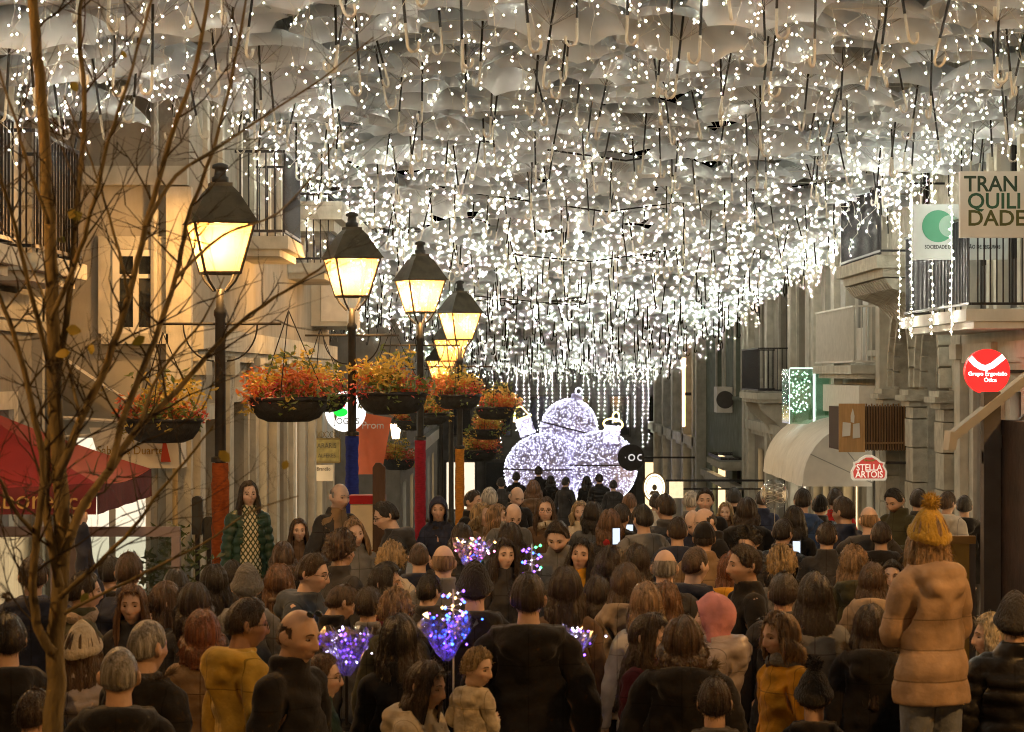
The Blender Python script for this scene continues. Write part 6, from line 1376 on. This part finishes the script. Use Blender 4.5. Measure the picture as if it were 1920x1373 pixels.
 (1466, 1002, 44, 1.70, 155, ('short', 'black'), ('puffer', 'black'), 'black haired man in black puffer from behind', K(skin='mid', arms=('phone', 'front'), phone=True)),
 (1300, 1062, 64, 1.74, 140, ('buzz', 'brown'), ('jacket', 'navy'), 'man with thinning brown hair and visible ear', K(skin='fair', hv=1.4)),
 (1246, 1068, 70, 1.74, 175, ('balding', 'grey'), ('long', 'charcoal'), 'older man with grey fringe and bald crown in long dark coat', K(skin='fair')),
 (1371, 1072, 60, 1.64, 165, ('long', 'auburn'), ('jacket', 'yellow'), 'auburn haired woman in bright yellow jacket', K(female=True)),
 (1402, 1062, 72, 1.78, -72, ('short', 'dark'), ('jacket', 'black'), 'dark haired man in black looking left beside the auburn hair', K(skin='mid', beard=.3)),
 (1465, 1064, 56, 1.64, 180, ('curly', 'blonde'), ('jacket', 'grey'), 'woman with curly blonde hair from behind', K(female=True)),
 (1468, 1118, 72, 1.72, 170, ('short', 'dark'), ('jacket', 'charcoal'), 'dark haired man from behind above the yellow quilted coat', K(skin='mid')),
 (1346, 1158, 84, 1.60, -100, None, ('quilt_parka', 'silver'), 'woman in pink hood and silver quilted jacket', K(female=True, hat=('hood', 'pink'), skin='fair')),
 (1210, 1134, 70, 1.62, 178, ('long', 'lightbrown'), ('jacket', 'white'), 'fair long haired woman in white coat from behind', K(female=True)),
 (1246, 1132, 66, 1.62, 170, ('long', 'chestnut'), ('jacket', 'charcoal'), 'chestnut haired woman beside the white coat', K(female=True)),
 (1206, 1195, 80, 1.62, 70, ('long', 'dark'), ('long', 'burgundy'), 'dark haired woman in burgundy coat glancing right', K(female=True, skin='fair', head=(0, 8, 0))),
 (1281, 1208, 90, 1.66, 178, ('bob', 'brown'), ('parka', 'black'), 'woman with brown hair in big black fleece from behind', K(female=True, fat=1.3)),
 (1472, 1192, 88, 1.62, -55, ('bob', 'lightbrown'), ('jacket', 'yellow'), 'woman with fair bob and scarf in yellow ochre coat', K(female=True, skin='mid', scarf='grey', head=(0, 6, 0))),
 (1505, 942, 42, 1.76, 180, ('short', 'black'), ('jacket', 'blue'), 'black haired man in blue jacket from behind', K()),
 (1537, 952, 36, 1.70, 170, ('short', 'black'), ('jacket', 'black'), 'person in black cap in the distance below the awning', K(hat=('cap', 'black'))),
 (1566, 940, 40, 1.74, 175, ('short', 'dark'), ('jacket', 'red'), 'dark haired person in bright red jacket below the awning', K()),
 (1585, 962, 52, 1.80, -130, ('short', 'dark'), ('jacket', 'navy'), 'tall man in glasses and navy coat beside the bald man', K(glasses=True, fat=1.1)),
 (1630, 978, 50, 1.76, 190, ('balding', 'lightbrown'), ('jacket', 'charcoal'), 'bald man in wide dark coat from behind at the beer sign', K(fat=1.2, skin='fair')),
 (1686, 935, 46, 1.80, -35, ('short', 'black'), ('jacket', 'olive'), 'bearded man in olive jacket looking down below the arches', K(beard=1.0, head=(0, 24, 0), skin='mid', arms=('front', 'front'))),
 (1722, 942, 40, 1.76, 180, ('short', 'dark'), ('jacket', 'charcoal'), 'dark haired man from behind at the granite pier', K()),
 (1775, 946, 40, 1.72, 150, ('short', 'brown'), ('jacket', 'white'), 'man in white jacket behind the mustard hat', K(skin='mid')),
 (1808, 952, 36, 1.70, 180, ('short', 'black'), ('jacket', 'black'), 'dark person beside the stall counter', K()),
 (1489, 978, 50, 1.64, 178, ('long', 'black'), ('jacket', 'black'), 'woman with long black hair from behind below the blue jacket', K(female=True)),
 (1601, 1060, 58, 1.62, 182, ('wavy', 'lightbrown'), ('jacket', 'olive'), 'woman with long wavy fair hair from behind', K(female=True)),
 (1636, 1092, 60, 1.60, 175, ('long', 'brown'), ('jacket', 'beige'), 'brown haired woman holding up a white tablet', K(female=True, arms=('front', 'phone'), tablet=True)),
 (1674, 1082, 54, 1.58, -5, ('short', 'black'), ('jacket', 'charcoal'), 'face peeking out left of the beige quilted coat', K(skin='fair')),
 (1528, 1122, 84, 1.66, 180, ('long', 'black'), ('long', 'grey'), 'woman with long black hair in grey coat and shoulder strap', K(female=True, strap=True)),
 (1526, 1318, 88, 1.28, 180, ('short', 'dark'), ('jacket', 'black'), 'child in black knitted bobble hat', K(child=True, hat=('beanie', 'black'), pom=True)),
 (1746, 1012, 96, 1.64, -150, ('long', 'lightbrown'), ('hip', 'camel'), 'woman in mustard bobble hat and beige quilted coat standing above the crowd', K(female=True, hat=('beanie', 'mustard'), pom=True, trousers='jean', STAND=True, arms=('front', 'front'), fixd=10.6, scarf='beige')),
 (1866, 1196, 86, 1.58, -75, ('bob', 'pale'), ('jacket', 'brown'), 'woman with pale blonde bob in dark coat beside the stall', K(female=True, skin='fair', scarf='cream')),
 (1903, 1172, 84, 1.70, 180, ('short', 'black'), ('jacket', 'black'), 'dark person in black at the stall panel', K(hat=('beanie', 'charcoal'))),
 (1632, 1180, 84, 1.56, 178, ('long', 'dark'), ('parka', 'black'), 'long dark haired person in black fur trimmed parka beside the beige quilted coat', K(female=True, fat=1.1)),
 (1120, 1118, 60, 1.5, 182, ('bob', 'dark'), ('jacket', 'charcoal'), 'small dark head beside the brown coat', K(female=True)),
 (60, 1345, 100, 1.45, 150, ('short', 'dark'), ('puffer', 'camel'), 'person in orange brown padded coat below the cream hat', K()),
 (330, 1100, 52, 1.60, 182, ('short', 'black'), ('jacket', 'charcoal'), 'black haired person left of the charcoal coat below the screen', K()),
 (690, 1140, 60, 1.58, 178, ('short', 'dark'), ('jacket', 'grey'), 'dark haired person below the burgundy coat', K()),
 (866, 1012, 50, 1.62, 178, ('bob', 'dark'), ('jacket', 'charcoal'), 'dark head in front of the hooded child', K(female=True)),
 (1270, 1000, 48, 1.66, 180, ('short', 'dark'), ('jacket', 'navy'), 'dark haired person in navy below the charcoal man', K()),
 (1550, 1010, 50, 1.66, 178, ('short', 'dark'), ('jacket', 'charcoal'), 'dark haired person below the bright red jacket', K()),
 (1430, 940, 34, 1.72, 182, ('short', 'dark'), ('jacket', 'navy'), 'distant person in navy below the clear balloon', K()),
 (1000, 920, 34, 1.66, 180, ('bob', 'chestnut'), ('jacket', 'brown'), 'chestnut haired distant woman before the baubles', K(female=True)),
 (1180, 946, 36, 1.66, 180, ('short', 'chestnut'), ('jacket', 'charcoal'), 'chestnut haired distant person near the oval sign', K()),
 (1230, 945, 34, 1.70, 180, ('short', 'dark'), ('jacket', 'white'), 'distant person in white top below the oval sign', K()),
 (1652, 1008, 50, 1.62, 180, ('short', 'dark'), ('jacket', 'black'), 'dark haired person in front of the wide dark coat', K()),
 (1340, 1330, 90, 1.30, 185, ('short', 'dark'), ('jacket', 'charcoal'), 'small dark child at the front below the silver jacket', K(child=True)),
 (968, 897, 22, 1.72, 180, ('short', 'black'), ('jacket', 'black'), 'far silhouette standing before the left of the largest bauble', K()),
 (1010, 886, 22, 1.76, 180, ('short', 'black'), ('jacket', 'black'), 'tallest far silhouette, carrying a child, before the largest bauble', K()),
 (1033, 903, 20, 1.66, 180, ('bob', 'black'), ('jacket', 'black'), 'far silhouette in the middle before the baubles', K(female=True)),
 (1060, 906, 21, 1.72, 150, ('short', 'black'), ('jacket', 'charcoal'), 'far silhouette of a pair before the baubles', K()),
 (1100, 904, 20, 1.70, 180, ('bob', 'black'), ('jacket', 'black'), 'far silhouette before the seam between two baubles', K(female=True)),
 (1124, 900, 22, 1.76, 190, ('short', 'black'), ('jacket', 'black'), 'far silhouette before the right hand bauble', K()),
 (1150, 912, 21, 1.68, 180, ('short', 'black'), ('jacket', 'charcoal'), 'far silhouette nearest the dark round sign', K()),
 (940, 908, 24, 1.70, 180, ('short', 'black'), ('jacket', 'charcoal'), 'far silhouette under the lowest flower basket', K()),
]
def lattice():
    m = mat('lattice knit', (.62, .56, .36), .9, .05); t = m.node_tree; N = t.nodes; L = t.links; b = N['Principled BSDF']
    w1, w2 = N.new('ShaderNodeTexWave'), N.new('ShaderNodeTexWave'); tc = N.new('ShaderNodeTexCoord')
    for wv, a in ((w1, .6), (w2, -.6)):
        mp = N.new('ShaderNodeMapping'); mp.inputs['Rotation'].default_value = (0, a, 0); L.new(tc.outputs['Object'], mp.inputs[0]); L.new(mp.outputs[0], wv.inputs[0]); wv.inputs['Scale'].default_value = 8
    mm = N.new('ShaderNodeMath'); mm.operation = 'MINIMUM'; L.new(w1.outputs['Fac'], mm.inputs[0]); L.new(w2.outputs['Fac'], mm.inputs[1]); mr = N.new('ShaderNodeMapRange'); mr.inputs[1].default_value = .15; mr.inputs[2].default_value = .35; L.new(mm.outputs[0], mr.inputs[0])
    mx = N.new('ShaderNodeMix'); mx.data_type = 'RGBA'; mx.inputs[6].default_value = (.05, .07, .04, 1); mx.inputs[7].default_value = (.66, .6, .4, 1); L.new(mr.outputs[0], mx.inputs[0]); L.new(mx.outputs[2], b.inputs['Base Color']); return m
PL = []
for i, (px, py, hp, H, yaw, hair, coat, lb, op) in enumerate(CROWD):
    h0 = op.get('h0', 0); best = None
    for d in np.arange(7, 66, .1):
        zc = CAMZ + (HY-py)/F*d; h = (zc - gz(d) - h0)/.9315
        if op.get('STAND'): h = H
        e = ((h-H)/.09)**2 + (math.log(d/(F*.252/hp*(H/1.70 if not op.get('child') else .92)))/.16)**2
        if best is None or e < best[0]: best = (e, d, h)
    d = op.get('fixd', best[1]); PL.append([px, py, d, H, h0, best[2], op])
def stat(p):
    px, py, d, H, h0, h, op = p
    if op.get('STAND'): return H
    return min(max((CAMZ + (HY-py)/F*d - gz(d) - h0)/.9315, H*.86), H*1.13)
for it in range(160):
    moved = False
    for a in range(len(PL)):
        for b in range(a+1, len(PL)):
            A, B = PL[a], PL[b]; dx = (A[0]-CX)/F*A[2] - (B[0]-CX)/F*B[2]; dy = A[2]-B[2]; r = .44
            if dx*dx + dy*dy < r*r:
                s = .02 if dy >= 0 else -.02
                if not A[6].get('fixd'): A[2] += s
                if not B[6].get('fixd'): B[2] -= s
                moved = True
    if not moved: break
PEO = []
for i, (p, c) in enumerate(zip(PL, CROWD)):
    px, py, hp, H, yaw, hair, coat, lb, op = c; d = p[2]; h = stat(p); x = (px-CX)/F*d
    if coat[0] == 'jacket' and abs(yaw) > 130 and (i*7) % 10 < 5 and not op.get('scarf'): coat = (('hoodie', 'parka', 'hoodie', 'puffer')[i % 4], coat[1])
    kw = {k: v for k, v in op.items() if k in ('female', 'child', 'arms', 'hat', 'skin', 'beard', 'glasses', 'scarf', 'trousers', 'head', 'inner', 'fat', 'pom', 'skirt')}
    if kw.get('inner') == 'PATTERN': kw['inner'] = lattice()
    z = gz(d) + op.get('h0', 0)
    if op.get('STAND'): z = CAMZ + (HY-py)/F*d - h*.9315
    o = make_person(x, d, z, h, yaw + math.degrees(math.atan2(x, d))*-1, lb, hair or ('none', 'dark'), coat, seed=i+1, lod=0 if hp >= 56 else 1, **kw); PEO.append(o)
    ca, sa = math.cos(o.rotation_euler[2]), math.sin(o.rotation_euler[2])
    if op.get('h0') or op.get('STAND'):
        g = gz(d); st = MB(); st.cbox((0, 0, (z-g)/2 - .02), .62, .52, z-g+.04); so = st.build('step_block', M_STONE if not op.get('STAND') else mat('crate timber', (.16, .09, .045), .8, .25, 8, .3)); so.location = (x, d, g - .0); tag(so, 'low block that stands under: ' + lb.split(' in ')[0] if False else {0: 'stone doorstep under the woman in the patterned jumper', 1: 'low stone step under the girl in the doorway', 2: 'low stone step under the bald stubbled man'}.get(i, 'wooden crate under the woman in the mustard bobble hat'), 'step')
    def loc(lx, ly, lz): return (x + h/1.752*(lx*ca - ly*sa), d + h/1.752*(lx*sa + ly*ca), z + h/1.752*lz)
    if op.get('phone') or op.get('tablet'):
        wv = (.075, .012, .15) if op.get('phone') else (.24, .014, .17); q = loc(-.05 if op.get('tablet') else .06, -.44, 1.47 if not op.get('tablet') else 1.42)
        ph = empty('tablet' if op.get('tablet') else 'phone', q, o.rotation_euler[2]); tag(ph, {True: 'white tablet held up by the brown haired woman in beige'}.get(op.get('tablet')) or ('phone held by the ' + ' '.join(lb.split()[:9])), 'tablet' if op.get('tablet') else 'phone')
        MB().box(-wv[0]/2, wv[0]/2, -wv[1]/2, wv[1]/2, -wv[2]/2, wv[2]/2).build('case', M_FRAMEW if op.get('tablet') else M_SHAFT, ph)
        MB().box(-wv[0]*.44, wv[0]*.44, wv[1]/2+.001, wv[1]/2+.003, -wv[2]*.45, wv[2]*.45).build('screen', emis('phone screen', (.75, .85, 1), .4), ph)
    if op.get('strap'):
        s_ = MB(); pts = [(.13, .02, 1.475), (.10, .135, 1.40), (-.0, .15, 1.25), (-.12, .145, 1.08), (-.2, .07, .98)]; s_.tube(pts, .014, 6); so = s_.build('bag_strap', cloth_mat('black', 'jacket'), o, True)
    if op.get('shades'):
        g = MB()
        for sd in (1, -1):
            sv, sf = sph(12, 7); q_ = sv*np.array([.024, .016, .007]); q_ = q_ @ np.array(Matrix.Rotation(.75, 3, 'X')).T + np.array([sd*.028, -.068, .103]); g.add(q_, sf)
        g.tube([(-.012, -.07, .106), (.012, -.07, .106)], .002, 5)
        V = to_head(np.array([tuple(v) for v in g.V]), eul(0, math.radians(8), 0), 1.07); pmesh('sunglasses', V, g.F, M_GLASS, o)
# ---- a hooded child riding on a man's shoulders, and the toddler in the cream fleece woman's arms
dch = 19.4; pz = P(822, 962, dch)
make_person(pz.x, dch, pz.z - 1.18*.9315, 1.18, 0, 'child in dark hood riding on shoulders, facing out', ('none', 'dark'), ('parka', 'navy'), child=True, hat=('hood', 'navy'), skin='mid', seed=301, sit=True, arms=('legs', 'legs'))
carz = pz.z - 1.18*.9315 + 1.18*.50 ; hc = (carz - gz(dch) + .16)
make_person(pz.x, dch + .02, gz(dch), max(1.5, min(1.85, hc*1.0)), 0, 'man hidden under the hooded child he carries on his shoulders', ('short', 'dark'), ('jacket', 'charcoal'), seed=302, lod=1)
mo = PEO[[i for i, c in enumerate(CROWD) if 'holding a toddler' in c[7]][0]]; dt = mo.location.y - .12; pt = P(886, 1264, dt)
make_person(pt.x, dt, pt.z - .86*.93, .86, 150, 'fair haired toddler in cream fleece carried by the dark haired woman', ('messy', 'blonde'), ('parka', 'cream'), child=True, skin='fair', seed=303, sit=True, arms=('hold', 'front'), head=(-95, 6, 0), trousers='cream')
# ================================================================== LIGHT-UP BOUQUETS, WANDS AND BALLOON
M_WRAP = clear_glass('clear bouquet wrap', (.93, .90, .97), .72, .15)
LEDC = {'violet': emis('violet led', (.20, .07, 1.0), 3.2), 'blue': emis('blue led', (.03, .10, 1.0), 5), 'green': emis('green led', (.05, 1.0, .25), 4), 'pink': emis('pink led', (1.0, .18, .5), 4), 'amber': emis('amber led', (1.0, .5, .12), 4), 'white': emis('white led', (.75, .7, 1.0), 2.5)}
def bouquet(px, py, wpx, hpx, d, label, cols, n, seed, tilt=0.0):
    r = random.Random(seed); p = P(px, py, d); o = empty('lit_bouquet', p); o.rotation_euler = (0, tilt, 0); tag(o, label, 'light bouquet', 'light up bouquets carried by sellers'); W, H = wpx/F*d/2, hpx/F*d
    for k in range(3):      # crumpled clear sheets round the head
        V = []; n1, n2 = 22, 7
        for i in range(n2+1):
            t = i/n2
            for q in range(n1): a = 2*math.pi*q/n1; rr = (W*(.12 + .9*t**.8))*(1 + .22*math.sin(a*3+k*2+seed)*t + .10*math.sin(a*7+k*2)*t + r.gauss(0, .05))*(.8+.12*k); V.append((rr*math.cos(a), rr*math.sin(a), -H*.5 + H*(t*.9) + .03*math.sin(a*5+k)*t + r.gauss(0, .006)))
        MB().add(V, [(i*n1+q, i*n1+(q+1) % n1, (i+1)*n1+(q+1) % n1, (i+1)*n1+q) for i in range(n2) for q in range(n1)]).build('wrap', M_WRAP, o, False, fix=False)
    by = {}
    for _ in range(n):
        c = r.choice(cols); t = r.uniform(.2, 1.15); a = r.uniform(0, 6.28); rr = W*(.35+.65*t)*abs(r.gauss(0, .75)); by.setdefault(c, MB()).add(*octa((rr*math.cos(a), rr*math.sin(a), -H*.5 + H*t*.9), r.uniform(.005, .010)))
    for c, mb in by.items(): tag(mb.build(c + '_lights', LEDC[c], o, fix=False), kind='stuff')
    MB().tube([(0, 0, -H*.5), (0, 0, -H*.5-.25)], .009, 7).build('handle', M_SHAFT, o)
bouquet(650, 1222, 95, 90, 11.3, 'clear wrapped bouquet with violet lights left of the black coated woman', ['violet', 'violet', 'white'], 44, 1)
bouquet(838, 1196, 95, 85, 11.6, 'deep violet lit bouquet between the black coats', ['violet', 'violet', 'blue'], 60, 2)
bouquet(1072, 1212, 70, 70, 11.8, 'clear wrapped bouquet with violet lights right of the broad man', ['violet', 'white'], 45, 3, .3)
bouquet(884, 1040, 70, 60, 14.2, 'bouquet of red, blue and white lights above the black knitted hat', ['pink', 'amber', 'white', 'blue'], 44, 4)
def wand(px, py, hpx, d, label, cols, seed):
    r = random.Random(seed); o = empty('lit_balloon_wand', P(px, py, d)); tag(o, label, 'light wand', 'light up wands carried by sellers'); H = hpx/F*d; by = {}
    MB().tube([(0, 0, -H/2-.3), (0, 0, H/2)], .006, 6).build('stick', M_HOOK, o)
    for k in range(34):
        a = k*.75; c = r.choice(cols); by.setdefault(c, MB()).add(*octa((.06*math.cos(a), .06*math.sin(a), -H/2 + H*k/34), .010 if c != 'white' else .007))
    for c, mb in by.items(): tag(mb.build(c + '_lights', LEDC[c], o, fix=False), kind='stuff')
    MB().tube([(.06*math.cos(k*.375), .06*math.sin(k*.375), -H/2 + H*k/68) for k in range(69)], .0025, 4, False).build('wire', M_HOOK, o)
wand(997, 1065, 90, 14.6, 'spiral wand of blue and green lights beside the dark haired young woman', ['blue', 'violet', 'green', 'white'], 5)
wand(850, 1150, 90, 12.3, 'spiral wand of blue and amber lights left of the black knitted hat', ['blue', 'violet', 'amber', 'white'], 6)
def balloon(px, py, rpx, d):
    o = empty('clear_balloon', P(px, py, d)); tag(o, 'clear bubble balloon with white spiral floating over the crowd', 'balloon'); r = rpx/F*d; prof = [(max(.004, r*math.sin(math.pi*i/14)), -r*1.05*math.cos(math.pi*i/14)) for i in range(15)]
    MB().lathe(prof, (0, 0, 0), 24).build('skin', clear_glass('balloon film', (.97, .95, .9), .8, .12), o, True); s = MB()
    for q in range(4): z = r*(.6-.35*q); s.tube([(r*.6*math.cos(t), r*.6*math.sin(t)*.9-.02, z+.02*math.sin(t*2)) for t in np.linspace(0, 6.283, 19)], .006, 5, False)
    s.build('white_spiral', M_SIGNW, o); MB().tube([(0, 0, -r), (.02, 0, -r-.75)], .003, 5).build('string', M_HOOK, o)
balloon(1452, 927, 27, 24.5)
